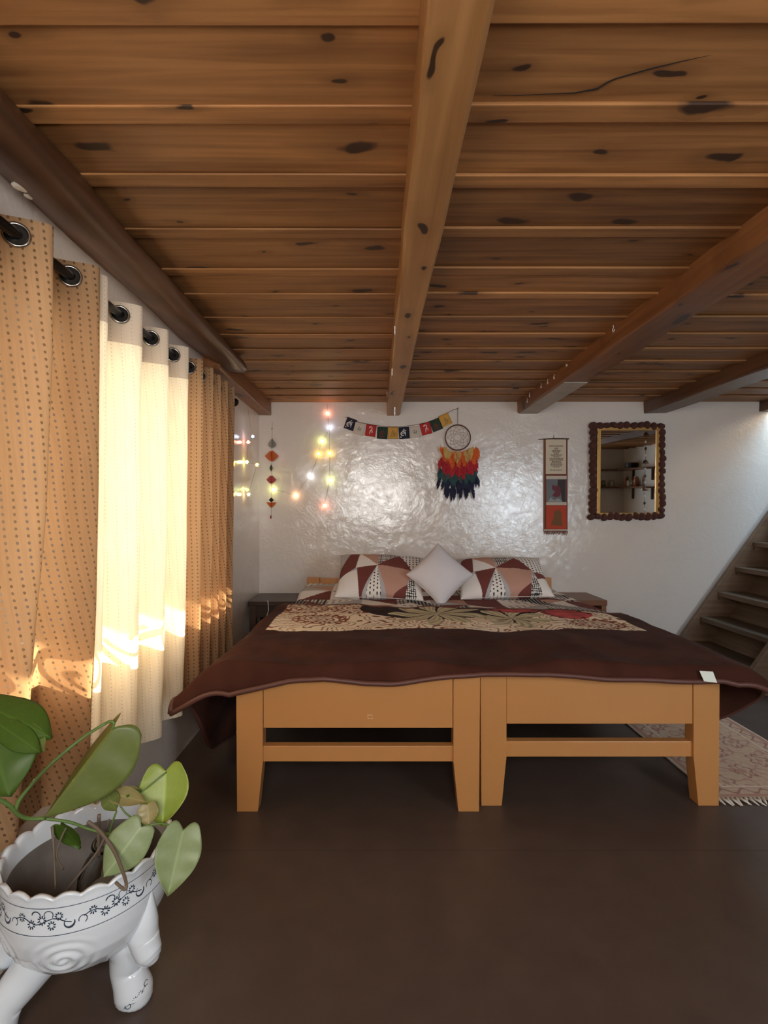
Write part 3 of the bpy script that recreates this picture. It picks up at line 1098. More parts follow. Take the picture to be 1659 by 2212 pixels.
# ------------------------------------------------------------------ side tables
t = empty('side_table', (-0.745, 3.92, 0))
tag(t, 'low dark side table in the corner beside the curtain', 'side table')
MB().box(-0.195, 0.185, -0.19, 0.20, 0.485, 0.52).build('table_top', M['darkwood'], t, bevel=0.004)
for sx in (-0.185, 0.125):
    for sy in (-0.18, 0.15):
        MB().box(sx, sx + 0.045, sy, sy + 0.045, 0, 0.485).build('leg', M['darkwood'], t, bevel=0.003)
MB().box(-0.14, 0.125, -0.165, -0.145, 0.40, 0.485).build('apron', M['darkwood'], t)
MB().box(-0.185, 0.17, -0.17, 0.19, 0.16, 0.18).build('lower_shelf', M['darkwood'], t)
t = empty('side_table', (1.54, 3.92, 0))
tag(t, 'open fronted reddish wooden side table below the mirror', 'side table')
MB().box(-0.165, 0.14, -0.17, 0.21, 0.485, 0.525).build('table_top', M['redwood'], t, bevel=0.004)
for sx in (-0.16, 0.10):
    MB().box(sx, sx + 0.035, -0.165, 0.20, 0, 0.485).build('side_panel', M['redwood'], t, bevel=0.003)
MB().box(-0.125, 0.10, 0.18, 0.195, 0.05, 0.485).build('back_panel', M['darkwood'], t)
MB().box(-0.125, 0.10, -0.15, 0.18, 0.22, 0.24).build('shelf', M['redwood'], t)
cb = MB()
cb.tube([(-0.80, 3.74, 0.525), (-0.79, 3.715, 0.52), (-0.785, 3.712, 0.46), (-0.805, 3.714, 0.40), (-0.79, 3.712, 0.34), (-0.80, 3.714, 0.28), (-0.84, 3.70, 0.12), (-0.83, 3.70, 0.004), (-0.80, 3.62, 0.004)], 0.003, 6)
tag(cb.build('charging_cable', M['white'], None, smooth=True), 'thin white charging cable dangling off the dark side table', 'cable')

# ------------------------------------------------------------------ rug beside the bed
RX0, RX1, RY0, RY1 = 1.372, 1.985, 2.085, 3.60
nx, ny = 150, 300
Pr, Cr = [], []
r1, r2, r3, r4 = lin(204, 170, 136), lin(186, 128, 102), lin(156, 90, 70), lin(222, 200, 172)
for j in range(ny + 1):
    rp, rc = [], []
    for i in range(nx + 1):
        x, y = RX0 + (RX1 - RX0) * i / nx, RY0 + (RY1 - RY0) * j / ny
        d = min(x - RX0, RX1 - x, y - RY0, RY1 - y)
        z = 0.008 + 0.0015 * fnoise(x * 8, y * 8, 3)
        if d < 0.012: c = r4
        elif d < 0.028: c = r2
        elif d < 0.085:
            s = (x + y) * 1.0
            q = math.sin((x if (y - RY0 < 0.09 or RY1 - y < 0.09) else y) * 75)
            c = r3 if abs((d - 0.056) - 0.016 * q) < 0.006 else r2 if abs(d - 0.056) > 0.022 else r1
        elif d < 0.098: c = r4
        else:
            a = fnoise(x * 13, y * 13, 2)
            gx, gy = (x * 7) % 1 - 0.5, (y * 5.2 + (0.5 if int(x * 7) % 2 else 0)) % 1 - 0.5
            r = math.hypot(gx, gy)
            an = math.atan2(gy, gx)
            if abs(r - 0.26 - 0.06 * math.sin(6 * an)) < 0.035: c = r3
            elif r < 0.09: c = r2
            elif abs(a) < 0.05: c = r2
            else: c = r1
        k = 0.92 + 0.16 * fnoise(x * 60, y * 60, 1)
        rp.append((x, y, z)); rc.append(tuple(v * k for v in c))
    Pr.append(rp); Cr.append(rc)
rg = empty('patterned_rug', (1.68, 2.85, 0))
tag(rg, 'narrow beige and rust patterned rug with white fringe', 'rug')
o = grid_mesh('pile', Pr, vcol('rug_pile', 0.95, sheen=0.3, bump=0.3, bscale=300), rg, col=Cr, thick=0.007)
o.location = (-1.68, -2.85, 0)
fr = MB()
for ye, sg in ((RY0, -1), (RY1, 1)):
    for k in range(34):
        x = RX0 + 0.008 + (RX1 - RX0 - 0.016) * k / 33
        a = rng.uniform(-0.5, 0.7) * 0.03
        fr.tube([(x, ye - sg * 0.004, 0.008), (x + a * 0.4, ye + sg * 0.018, 0.008), (x + a, ye + sg * rng.uniform(0.032, 0.048), 0.004)], [0.005, 0.0055, 0.0018], 5)
o = fr.build('fringe', plain('fringe_cotton', lin(222, 210, 196), 0.9), rg, smooth=True)
o['kind'] = 'stuff'
o.location = (-1.68, -2.85, 0)

# ------------------------------------------------------------------ timber stairs along the bed wall
stx = empty('timber_stairs', (2.4, 3.68, 0))
tag(stx, 'steep dark timber stairs climbing along the white wall', 'stairs')


def stl(z): return 2.43 + 0.7104 * (z - 0.225) - 2.4
for yy, nm_ in ((0.375, 'stringer'), (-0.415, 'stringer')):
    MB().prism([(stl(0.0), 0), (stl(0.0) + 0.28, 0), (stl(2.3) + 0.28, 2.3), (stl(2.3), 2.3)], 'Y', yy, yy + 0.04).build('stringer', M['stringer'], stx, bevel=0.004)
MB().prism([(stl(0.0) + 0.255, 0), (stl(0.0) + 0.278, 0), (stl(2.3) + 0.278, 2.3), (stl(2.3) + 0.255, 2.3)], 'Y', -0.375, 0.375).build('soffit_board', M['stair'], stx)
for k in range(11):
    z = 0.152 + 0.195 * k
    x = stl(z) + 0.028
    MB().box(x, x + 0.215, -0.375, 0.375, z - 0.036, z).build('tread', M['stair'], stx, bevel=0.004)
    MB().box(x + 0.004, x + 0.20, 0.352, 0.375, z - 0.062, z - 0.036).build('cleat', M['stringer'], stx)

# ================================================================== things on the bed wall
WY = YB - 0.012          # just in front of the wall


def wp(px, py, d=0.012):
    return at(px, py, YB - d)


K = YB / F               # metres per pixel on the bed wall

# ------------------------------------------------------------------ prayer flag bunting
bun = empty('prayer_flag_bunting', wp(860, 925))
tag(bun, 'string of ten small printed prayer flags sagging across the wall', 'bunting')
FC = {'navy': lin(30, 32, 52), 'white': lin(214, 200, 186), 'red': lin(186, 50, 48), 'green': lin(38, 62, 48), 'yellow': lin(214, 160, 76)}
fmat = {k: plain('flag_' + k, c, 0.85, bump=0.1, bscale=200) for k, c in FC.items()}
inkw, inkg, inkr, inko = plain('ink_white', lin(232, 226, 222), 0.8), plain('ink_green', lin(72, 118, 104), 0.8), plain('ink_red', lin(124, 60, 54), 0.8), plain('ink_olive', lin(140, 122, 70), 0.8)
inkp = plain('ink_pink', lin(244, 214, 206), 0.8)


def om(mb, fn, s):
    ribbon(mb, [(p[0] * s, p[1] * s) for p in arc(-0.12, -0.08, 0.16, 60, 300, 9)], 0.075 * s, fn)
    ribbon(mb, [(p[0] * s, p[1] * s) for p in arc(-0.12, -0.10, 0.06, 20, 200, 5)], 0.05 * s, fn)
    ribbon(mb, [(-0.05 * s, 0.06 * s), (0.04 * s, -0.02 * s), (0.13 * s, -0.28 * s)], [0.05 * s, 0.08 * s, 0.03 * s], fn)
    ribbon(mb, [(0.10 * s, 0.10 * s), (0.10 * s, -0.12 * s)], 0.06 * s, fn)
    ribbon(mb, [(-0.16 * s, 0.18 * s), (-0.02 * s, 0.13 * s), (0.20 * s, 0.20 * s)], [0.03 * s, 0.07 * s, 0.03 * s], fn)
    ribbon(mb, [(-0.06 * s, 0.22 * s), (0.0, 0.32 * s), (0.05 * s, 0.25 * s)], 0.05 * s, fn)
    ribbon(mb, [(-0.36 * s, -0.34 * s), (-0.24 * s, -0.36 * s)], 0.07 * s, fn)


def hri(mb, fn, s):
    ribbon(mb, [(p[0] * s, p[1] * s) for p in arc(-0.02, 0.20, 0.11, 190, 0, 8)], [0.09 * s] * 4 + [0.06 * s] * 5, fn)
    ribbon(mb, [(0.09 * s, 0.20 * s), (0.06 * s, 0.05 * s), (0.0, -0.02 * s), (-0.06 * s, -0.16 * s), (-0.10 * s, -0.34 * s)], [0.07 * s, 0.09 * s, 0.10 * s, 0.06 * s, 0.02 * s], fn)
    ribbon(mb, [(p[0] * s, p[1] * s) for p in arc(0.06, -0.10, 0.09, 100, -80, 7)], 0.055 * s, fn)


def ah(mb, fn, s):
    ribbon(mb, [(-0.12 * s, 0.10 * s), (0.0, 0.12 * s), (-0.02 * s, 0.0), (-0.12 * s, -0.14 * s)], 0.045 * s, fn)
    ribbon(mb, [(-0.04 * s, 0.0), (0.06 * s, -0.14 * s)], 0.05 * s, fn)
    ribbon(mb, [(0.14 * s, 0.10 * s), (0.14 * s, -0.12 * s), (0.08 * s, -0.14 * s)], 0.05 * s, fn)


def fig1(mb, fn, s):
    for a, b, c, r in ((0.02, 0.06, 0.10, 0), (-0.12, 0.02, 0.08, 0), (0.10, -0.16, 0.12, 0), (-0.08, -0.20, 0.14, 0)):
        ribbon(mb, [(p[0] * s, p[1] * s) for p in arc(a, b, c, 20, 300, 8)], 0.06 * s, fn)
    ribbon(mb, [(-0.28 * s, -0.36 * s), (0.28 * s, -0.37 * s)], 0.03 * s, fn)


def fig2(mb, fn, s):
    ribbon(mb, [(-0.10 * s, -0.30 * s), (-0.08 * s, 0.0), (0.0, 0.22 * s), (0.06 * s, 0.0), (0.08 * s, -0.30 * s)], 0.05 * s, fn)
    ribbon(mb, [(p[0] * s, p[1] * s) for p in arc(0.20, -0.12, 0.09, 0, 330, 8)], 0.05 * s, fn)
    ribbon(mb, [(-0.34 * s, -0.34 * s), (0.34 * s, -0.34 * s)], 0.03 * s, fn)


flags = [(757, 916, -20, 'navy', om, inkw), (776, 926, -15, 'white', ah, inkg), (801, 930, -8, 'red', hri, inkp), (826, 935, -3, 'green', fig1, inkr), (849, 935, 0, 'yellow', fig2, inko),
         (873, 935, 4, 'navy', om, inkw), (896, 933, 7, 'white', ah, inkg), (920, 926, 14, 'red', hri, inkp), (942, 918, 22, 'green', fig1, inkr), (962, 907, 25, 'yellow', fig2, inko)]
base = Vector(bun.location)
for q, (px, py, ang, cn, gl, ink) in enumerate(flags):
    c = wp(px, py, 0.010 + 0.003 * (q % 2)) - base
    w, h = 22.5 * K, 25.5 * K
    a = math.radians(ang)
    P_ = []
    for j in range(7):
        row = []
        for i in range(7):
            u, v = (i / 6 - 0.5) * w, (j / 6 - 0.5) * h
            bow = -0.004 * (0.5 - j / 6) * math.sin(i / 6 * PI + q) - 0.003 * (1 - j / 6)
            row.append((c.x + u * math.cos(a) - v * math.sin(a), c.y + bow, c.z + u * math.sin(a) + v * math.cos(a)))
        P_.append(row)
    fo = grid_mesh('flag', P_, fmat[cn], bun, thick=0.0008)
    mb = MB()
    gl(mb, lambda u, v: (c.x + u * math.cos(a) - v * math.sin(a), c.y - 0.0075, c.z + u * math.sin(a) + v * math.cos(a)), h * 1.0)
    mb.build('printed_symbol', ink, fo)
cordp = [(745, 901), (757, 904), (776, 912), (801, 917), (826, 921), (849, 922), (873, 921), (896, 918), (920, 913), (942, 905), (962, 895), (978, 886), (990, 882)]
MB().tube([wp(x, y, 0.012) - base for x, y in cordp], 0.0018, 5).build('cord', M['string'], bun)

# ------------------------------------------------------------------ dream catcher
dc = empty('dream_catcher', wp(989, 945, 0.03))
tag(dc, 'round dream catcher with yellow, orange, red, teal and navy feathers', 'dream catcher')
R = 27 * K
MB().tube([(R * math.cos(2 * PI * k / 40), 0, R * math.sin(2 * PI * k / 40)) for k in range(40)], 0.0048, 8, closed=True).build('hoop', plain('hoop_wrap', lin(96, 62, 44), 0.7), dc, smooth=True)
web = MB()
n = 9
for ring, (ra, rb) in enumerate(((0.99, 0.80), (0.80, 0.62), (0.62, 0.47), (0.47, 0.34), (0.34, 0.24))):
    for k in range(n):
        a0 = 2 * PI * (k + ring * 0.5) / n
        a1 = 2 * PI * (k + 0.5 + ring * 0.5) / n
        a2 = 2 * PI * (k + 1 + ring * 0.5) / n
        web.tube([(R * ra * math.cos(a0), 0, R * ra * math.sin(a0)), (R * rb * math.cos(a1), 0, R * rb * math.sin(a1)), (R * ra * math.cos(a2), 0, R * ra * math.sin(a2))], 0.0009, 4)
web.build('web', plain('web_thread', lin(150, 120, 96), 0.8), dc)
MB().tube([(0, 0, R), (0.001, 0.006, R + 17 * K), (0.002, 0.014, R + 36 * K)], 0.0022, 5).build('hanging_cord', M['string'], dc)
MB().tube([(0.004, 0.030, R + 36 * K), (0.004, 0.000, R + 37 * K)], 0.003, 6).build('nail', M['metal'], dc)


def feather_mesh(L, w, seed):
    """feather hanging down: shaft along -z, frayed vanes"""
    r = random.Random(seed)
    mb = MB()
    n = 9
    mb.tube([(0, 0, 0), (0.0, -0.002, -L * 0.5), (0.004 * r.uniform(-1, 1), -0.001, -L)], [0.001, 0.0008, 0.0004], 4)
    for sgn in (-1, 1):
        for k in range(n):
            t0 = 0.12 + 0.82 * k / n
            ww = w * math.sin(PI * min(1, (t0 * 0.85 + 0.18))) * r.uniform(0.75, 1.15)
            z0 = -L * t0
            z1 = z0 - L * 0.11
            dp = L * r.uniform(0.08, 0.16)
            yb = r.uniform(-0.006, 0.003)
            mb.add([(0, 0, z0), (sgn * ww, yb, z0 - dp), (sgn * ww * 0.85, yb + 0.001, z1 - dp * 1.1), (0, 0.0005, z1)], [(0, 1, 2, 3)])
    return mb.mesh('feather')


fcol = [('yellow', lin(206, 172, 104)), ('orange', lin(226, 104, 40)), ('red', lin(186, 34, 48)), ('teal', lin(46, 84, 84)), ('navy', lin(32, 34, 66))]
fm = {}
for nme, c in fcol:
    m_ = plain('feather_' + nme, c, 0.8, sheen=0.2, var=0.2, bscale=300)
    fm[nme] = []
    for v in range(3):
        me = feather_mesh({'yellow': 0.09, 'orange': 0.105, 'red': 0.11, 'teal': 0.11, 'navy': 0.12}[nme] * (0.9 + 0.1 * v), 0.021 if nme != 'navy' else 0.016, v + 10 * len(fm))
        me.materials.append(m_)
        fm[nme].append(me)
r = random.Random(5)
# rows of feathers: (colour, z top in px below hoop centre, x range px, count)
rows = [('navy', 76, 37, 20), ('navy', 92, 28, 9), ('teal', 62, 37, 20), ('red', 40, 37, 22), ('red', 50, 24, 9), ('orange', 18, 37, 20), ('orange', 28, 26, 9), ('yellow', 12, 33, 18)]
for nme, zt_, xr, cnt in rows:
    for k in range(cnt):
        x = -xr + 2 * xr * k / (cnt - 1) + r.uniform(-2, 2)
        dip = 10 * (1 - (x / 36) ** 2)
        if nme == 'yellow':
            z = 8 + 21 * math.sqrt(max(0, 1 - (x / 35) ** 2))
        else:
            z = zt_ + dip
        y = {'navy': 0.006, 'teal': 0.000, 'red': -0.007, 'orange': -0.014, 'yellow': -0.021}[nme] + r.uniform(-0.003, 0.003)
        o = link('feather', fm[nme][r.randrange(3)], None, dc, (x * K, y, -z * K), (r.uniform(-0.12, 0.05), r.uniform(-0.45, 0.45), r.uniform(-0.7, 0.7)))

# ------------------------------------------------------------------ hanging scroll
sc_ = empty('hanging_scroll', wp(1200, 1050, 0.012))
tag(sc_, 'narrow hanging scroll with a text panel, a picture and an orange panel', 'wall scroll')
sb = Vector(sc_.location)
def sq(name, x0, y0, x1, y1, d, mat, parent=sc_, th=0.0015, skew=0):
    a, b, c, e = wp(x0, y0, d) - sb, wp(x1, y0, d) - sb, wp(x1 - skew, y1, d) - sb, wp(x0 + skew, y1, d) - sb
    mb = MB()
    mb.add([a, b, c, e] + [p + Vector((0, th, 0)) for p in (a, b, c, e)], [(0, 1, 2, 3), (7, 6, 5, 4), (0, 4, 5, 1), (1, 5, 6, 2), (2, 6, 7, 3), (3, 7, 4, 0)])
    return mb.build(name, mat, parent)
sq('backing', 1174, 949, 1226, 1148, 0.008, plain('scroll_backing', lin(150, 116, 92), 0.85, bump=0.1))
sq('border', 1176, 949, 1226, 1147, 0.0105, plain('scroll_border', lin(120, 66, 48), 0.85))
tp = sq('text_panel', 1179, 949, 1223, 1024, 0.0125, plain('scroll_paper', lin(216, 200, 176), 0.8))
pc = sq('picture_panel', 1180, 1035, 1223, 1085, 0.0125, plain('picture_grey', lin(112, 114, 118), 0.7, var=0.25, bscale=60))
op = sq('orange_panel', 1180, 1092, 1224, 1143, 0.0125, plain('picture_orange', lin(188, 70, 42), 0.75, var=0.12, bscale=60))
strip = plain('scroll_strip', lin(204, 192, 176), 0.8)
sq('band', 1180, 1028, 1224, 1035, 0.0130, strip)
sq('band', 1180, 1085, 1224, 1091, 0.0130, strip)
sq('band', 1175, 1143.5, 1226, 1147, 0.0130, strip)
MB().tube([wp(1163, 949, 0.014) - sb, wp(1195, 947.5, 0.015) - sb, wp(1229, 948, 0.014) - sb], [0.003, 0.005, 0.004], 8).build('rod', M['redwood'], sc_, smooth=True)
MB().tube([wp(1196, 948, 0.012) - sb, wp(1196.5, 940, 0.008) - sb], 0.002, 5).build('hanging_loop', M['string'], sc_)
tl = MB()
widths = [10, 8, 20, 17, 14, 9, 25, 22, 12, 31, 28, 30, 20, 22, 24, 26, 23, 14]
def lay(x0, x1, y, h):
    rr = random.Random(int(y * 10))
    x = x0
    while x < x1:
        e = min(x1, x + rr.uniform(1.5, 5))
        ribbon(tl, [(x, y), (e, y)], h, lambda u, v: wp(u, v, 0.0130) - sb)
        x = e + 0.6
lay(1186, 1216, 963.5, 1.5)
for k, w in enumerate(widths):
    lay(1202 - w / 2, 1202 + w / 2, 968 + 2.4 * k, 1.2)
lay(1188, 1214, 1015.5, 1.3)
tl.build('text_lines', plain('scroll_ink', lin(74, 62, 54), 0.8), tp)
def blob(poly, mat, parent, d):
    mb = MB()
    mb.add([wp(x, y, d) - sb for x, y in poly], [tuple(range(len(poly)))])
    mb.build('figure_print', mat, parent)
blob([(1205, 1036), (1222, 1036), (1222, 1084), (1214, 1084), (1211, 1060), (1204, 1050)], plain('print_dark', lin(66, 56, 58), 0.8), pc, 0.0129)
blob([(1193, 1048), (1208, 1050), (1212, 1058), (1210, 1072), (1200, 1074), (1193, 1071), (1199, 1062), (1192, 1056)], plain('print_maroon', lin(112, 56, 66), 0.8), pc, 0.0132)
blob([(1183, 1084), (1190, 1074), (1197, 1081), (1206, 1076), (1216, 1084)], plain('print_pale', lin(158, 160, 158), 0.8), pc, 0.0134)
blob([(1190, 1134), (1196, 1118), (1197, 1106), (1206, 1100), (1213, 1107), (1213, 1122), (1216, 1136)], plain('print_brown', lin(122, 84, 50), 0.8), op, 0.0130)
fg = MB()
for k in range(22):
    x = 1176 + 49 * k / 21
    fg.tube([wp(x, 1146, 0.012) - sb, wp(x + r.uniform(-1.5, 1.5), 1151, 0.013) - sb, wp(x + r.uniform(-3, 3), 1152 + r.uniform(2, 5), 0.012) - sb], [0.003, 0.003, 0.001], 4)
o = fg.build('fringe', plain('scroll_fringe', lin(116, 58, 46), 0.9), sc_)
o['kind'] = 'stuff'

# ------------------------------------------------------------------ mirror with pompom border
MC = wp(1356, 1019.5, 0.030)
mir = empty('wall_mirror', MC, (math.radians(1.2), 0, 0))
tag(mir, 'gold framed wall mirror bordered with brown pompoms', 'mirror')
def mp(px, py): return ((px - 1356) * K, (1019.5 - py) * K)
gx0, gz1 = mp(1297, 931); gx1, gz0 = mp(1415, 1107)
fx0, fz1 = mp(1289, 924); fx1, fz0 = mp(1424, 1114)
for q in ([(fx0, fz0), (fx1, fz0), (gx1, gz0), (gx0, gz0)], [(fx1, fz0), (fx1, fz1), (gx1, gz1), (gx1, gz0)], [(fx1, fz1), (fx0, fz1), (gx0, gz1), (gx1, gz1)], [(fx0, fz1), (fx0, fz0), (gx0, gz0), (gx0, gz1)]):
    MB().prism(q, 'Y', -0.012, 0.014).build('frame_bar', M['gold'], mir, bevel=0.003)
mgl = plain('mirror_silver', (0.86, 0.86, 0.84), 0.015, metal=1.0)
MB().box(gx0 - 0.003, gx1 + 0.003, -0.004, 0.0, gz0 - 0.003, gz1 + 0.003).build('mirror_glass', mgl, mir)
MB().box(fx0 + 0.004, fx1 - 0.004, 0.003, 0.012, fz0 + 0.004, fz1 - 0.004).build('back_board', M['redwood'], mir)
pr = random.Random(9)
pm = []
for v in range(3):
    bm = bmesh.new()
    bmesh.ops.create_icosphere(bm, subdivisions=3, radius=0.0335)
    for vv in bm.verts:
        k = 1 + 0.10 * mnoise.noise(vv.co * 120 + Vector((v * 5, 0, 0))) + 0.05 * mnoise.noise(vv.co * 320)
        vv.co *= k
    me = bpy.data.meshes.new('pompom')
    bm.to_mesh(me); bm.free()
    me.materials.append(M['pom'])
    pm.append(me)
spots = [(1281 + (1425 - 1281) * k / 10 + pr.uniform(-1, 1), 921 + pr.uniform(-1.5, 1.5)) for k in range(11)]
spots += [(1279 + 148 * k / 11 + pr.uniform(-1, 1), 1115 + pr.uniform(-1.5, 2)) for k in range(12)]
spots += [(1281.5 + pr.uniform(-1, 1), 935 + 166 * k / 12) for k in range(13)]
spots += [(1428 + pr.uniform(-1, 1), 935 + 166 * k / 12) for k in range(13)]
for (x, y) in spots:
    a, b = mp(x, y)
    o = link('pompom', pm[pr.randrange(3)], None, mir, (a, 0.0, b), (pr.uniform(0, 6), pr.uniform(0, 6), 0))
    o.scale = (1.0, 0.72, 1.0)

# ------------------------------------------------------------------ fairy lights
BC = {'pink': (1.0, 0.34, 0.22), 'blue': (0.62, 0.72, 1.0), 'lime': (0.85, 0.95, 0.30), 'yellow': (1.0, 0.62, 0.10), 'white': (0.85, 0.90, 1.0), 'peach': (1.0, 0.55, 0.30), 'warm': (1.0, 0.72, 0.32)}
bmat = {k: emit('bulb_' + k, c, 34.0 if k in ('blue', 'white') else 44.0) for k, c in BC.items()}
cap = {k: plain('bulb_cap_' + k, tuple(0.25 + 0.6 * v for v in c), 0.25) for k, c in BC.items()}
cap['blue'] = plain('bulb_cap_blue_ring', lin(52, 60, 96), 0.3)


def star_bulb(c, kind, parent, base, r=0.0155):
    p = Vector(c) - base
    b = MB().ball((0, 0, 0), r * 0.62, 10, 6).build('bulb', bmat[kind], parent, loc=p, smooth=True)
    # faceted star shell round the bulb
    mb = MB()
    nn = 6
    for k in range(nn):
        a = 2 * PI * k / nn
        t = Vector((math.cos(a), 0.25, math.sin(a)))
        s = Vector((-math.sin(a), 0, math.cos(a)))
        o1 = t * r * 0.62
        mb.add([o1 + s * r * 0.25, o1 - s * r * 0.25, o1 + Vector((0, r * 0.3, 0)), t * r * 1.25], [(0, 1, 3), (1, 2, 3), (2, 0, 3), (0, 2, 1)])
    mb.build('star_shell', cap[kind], b)
    return b


st1 = empty('fairy_lights', wp(707, 880, 0.03))
tag(st1, 'lit string of coloured fairy lights looping down the white wall', 'fairy lights')
s1b = Vector(st1.location)
chain = [(707, 872, None), (707, 892, 'pink'), (712, 922, 'blue'), (706, 938, None), (695, 952, 'lime'), (691, 968, None), (688, 980, 'yellow'), (680, 1004, None), (670, 1028, 'white'), (652, 1050, None), (638, 1070, 'peach'), (614, 1062, None), (590, 1057, 'lime')]
chain2 = [(712, 922, None), (711, 950, None), (712, 979, 'yellow'), (712, 1008, None), (713, 1037, 'lime'), (706, 1066, None), (701, 1092, 'pink')]
for ch in (chain, chain2):
    MB().tube([wp(x, y, 0.022) - s1b for x, y, _ in ch], 0.0011, 5).build('wire', M['wire'], st1)
    for x, y, kd in ch:
        if kd:
            star_bulb(wp(x, y, 0.024), kd, st1, s1b)
st2 = empty('fairy_lights', at(533, 860, 3.67) + Vector((0.02, 0, 0)))
tag(st2, 'lit string of fairy lights hanging on the glossy side wall behind the curtain', 'fairy lights')
s2b = Vector(st2.location)
ch = [(533, 868, None), (546, 943, 'blue'), (536, 955, 'pink'), (534, 975, None), (533, 998, 'lime'), (541, 1000, None), (555, 1004, 'yellow'), (546, 1035, None), (537, 1068, 'warm')]
MB().tube([at(x, y, 3.67) for x, y, _ in ch] and [at(x, y, 3.67) - s2b for x, y, _ in ch], 0.0011, 5).build('wire', M['wire'], st2)
for x, y, kd in ch:
    if kd: star_bulb(at(x, y, 3.67), kd, st2, s2b)

# ------------------------------------------------------------------ paper garland in the corner
gl_ = empty('paper_garland', wp(587, 925, 0.03))
tag(gl_, 'vertical hanging garland of orange, pink and grey paper lanterns in the corner', 'garland')
gb = Vector(gl_.location)
MB().tube([wp(588, 912, 0.03) - gb, wp(587, 1000, 0.03) - gb, wp(586, 1119, 0.03) - gb], 0.0010, 5).build('thread', M['string'], gl_)


def paper(name, px, py, wpx, hpx, c, shape, folds=6):
    mat = plain('paper_' + name, c, 0.8)
    p = wp(px, py, 0.03) - gb
    mb = MB()
    w, h = wpx * K / 2, hpx * K / 2
    for f in range(folds):
        a = PI * f / folds
        pts = []
        for (u, v) in shape:
            pts.append(Vector((u * w * math.cos(a), u * w * math.sin(a) * 0.45, v * h)))
        pts2 = [Vector((-q.x, -q.y, q.z)) for q in pts]
        poly = pts + pts2[::-1]
        mb.add(poly, [tuple(range(len(poly)))])
    mb.build(name, mat, gl_, loc=p)


drop = [(0, 1), (0.35, 0.55), (0.9, 0.0), (1.0, -0.35), (0.75, -0.75), (0, -1)]
lens = [(0, 1), (0.3, 0.85), (0.7, 0.35), (1.0, 0.0), (0.7, -0.4), (0.3, -0.85), (0, -1)]
diam = [(0, 1), (1, 0), (0, -1)]
half = [(0, 0.4), (1, 0.5), (0.9, 0.2), (0.4, -0.6), (0, -1)]
paper('paper_drop', 588, 957, 17, 22, lin(150, 148, 140), drop)
paper('paper_lantern', 587, 985, 30, 24, lin(206, 112, 62), lens)
paper('paper_leaf', 585.5, 1011, 7, 16, lin(76, 84, 56), diam, 3)
paper('paper_lantern', 586, 1036, 22, 19, lin(188, 92, 92), lens)
paper('paper_diamond', 586, 1080, 11, 11, lin(44, 34, 30), diam, 4)
paper('paper_cone', 586, 1089, 21, 16, lin(208, 114, 58), half)
paper('paper_drop', 585, 1117, 4, 9, lin(150, 56, 56), lens, 3)
for (x, y) in ((587.5, 926), (587, 974), (586.5, 998), (586, 1027), (586, 1046)):
    MB().ball(wp(x, y, 0.03) - gb, 0.0045, 8, 6, (1, 1, 1.3)).build('bead', M['string'] if y < 930 else M['white'], gl_, smooth=True)

# ================================================================== footed planter with the plant
PC = Vector((-0.700, 1.250, 0.0))
pot = empty('footed_planter', PC)
tag(pot, 'white porcelain footed planter with scalloped rim and blue scrollwork', 'planter')


def pr_out(z):
    zs = [0.130, 0.134, 0.148, 0.168, 0.195, 0.225, 0.255, 0.285, 0.322, 0.357, 0.372]
    rs = [0.0, 0.060, 0.105, 0.138, 0.160, 0.174, 0.180, 0.183, 0.180, 0.183, 0.187]
    return float(np.interp(z, zs, rs))


NT = 240
Pp = []
def scal(a): return 0.011 * (abs(math.sin(a * 11)) ** 0.8) - 0.006
for i in range(61):
    t = i / 60
    z = 0.130 + (0.368 - 0.130) * t
    row = []
    for k in range(NT):
        a = 2 * PI * k / NT
        rr = pr_out(z)
        zz = z
        if z > 0.337: zz = z + scal(a) * (z - 0.337) / 0.031
        if 0.148 < z < 0.284:
            for ac in (-PI / 2 + 0.22, -PI / 2 - 0.75, PI * 0.25, PI * 0.75):
                da = (a - ac + PI) % (2 * PI) - PI
                du, dv = da * 0.17, (z - 0.222)
                rd = math.hypot(du, dv * 1.25)
                if rd < 0.080:
                    th = math.atan2(dv, du)
                    rr += 0.0030 * math.cos(2 * PI * (rd / 0.024) + th) * (1 - (rd / 0.080) ** 2)
        row.append((rr * math.cos(a), rr * math.sin(a), zz))
    Pp.append(row)
for i in range(26):
    t = i / 25
    z = 0.368 - t * (0.368 - 0.148)
    row = []
    for k in range(NT):
        a = 2 * PI * k / NT
        rr = max(0.0, pr_out(max(z, 0.132)) - 0.010 - 0.02 * t) if t < 0.96 else 0.0
        zz = z + (scal(a) * max(0, (z - 0.337) / 0.031))
        row.append((rr * math.cos(a), rr * math.sin(a), zz))
    Pp.append(row)
bo = grid_mesh('bowl', Pp, M['porcelain'], pot, closed_u=True)
bo.data.materials.append(plain('grey_brown_inside', (0.20, 0.175, 0.155), 0.75, bump=0.2, bscale=60, var=0.35))  # deeper inner rows of the bowl get a darker grey-brown
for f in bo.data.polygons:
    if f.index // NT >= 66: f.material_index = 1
legs = [math.radians(-8), math.radians(-139), math.radians(100)]
knees = [math.radians(-17), math.radians(-160), math.radians(100)]
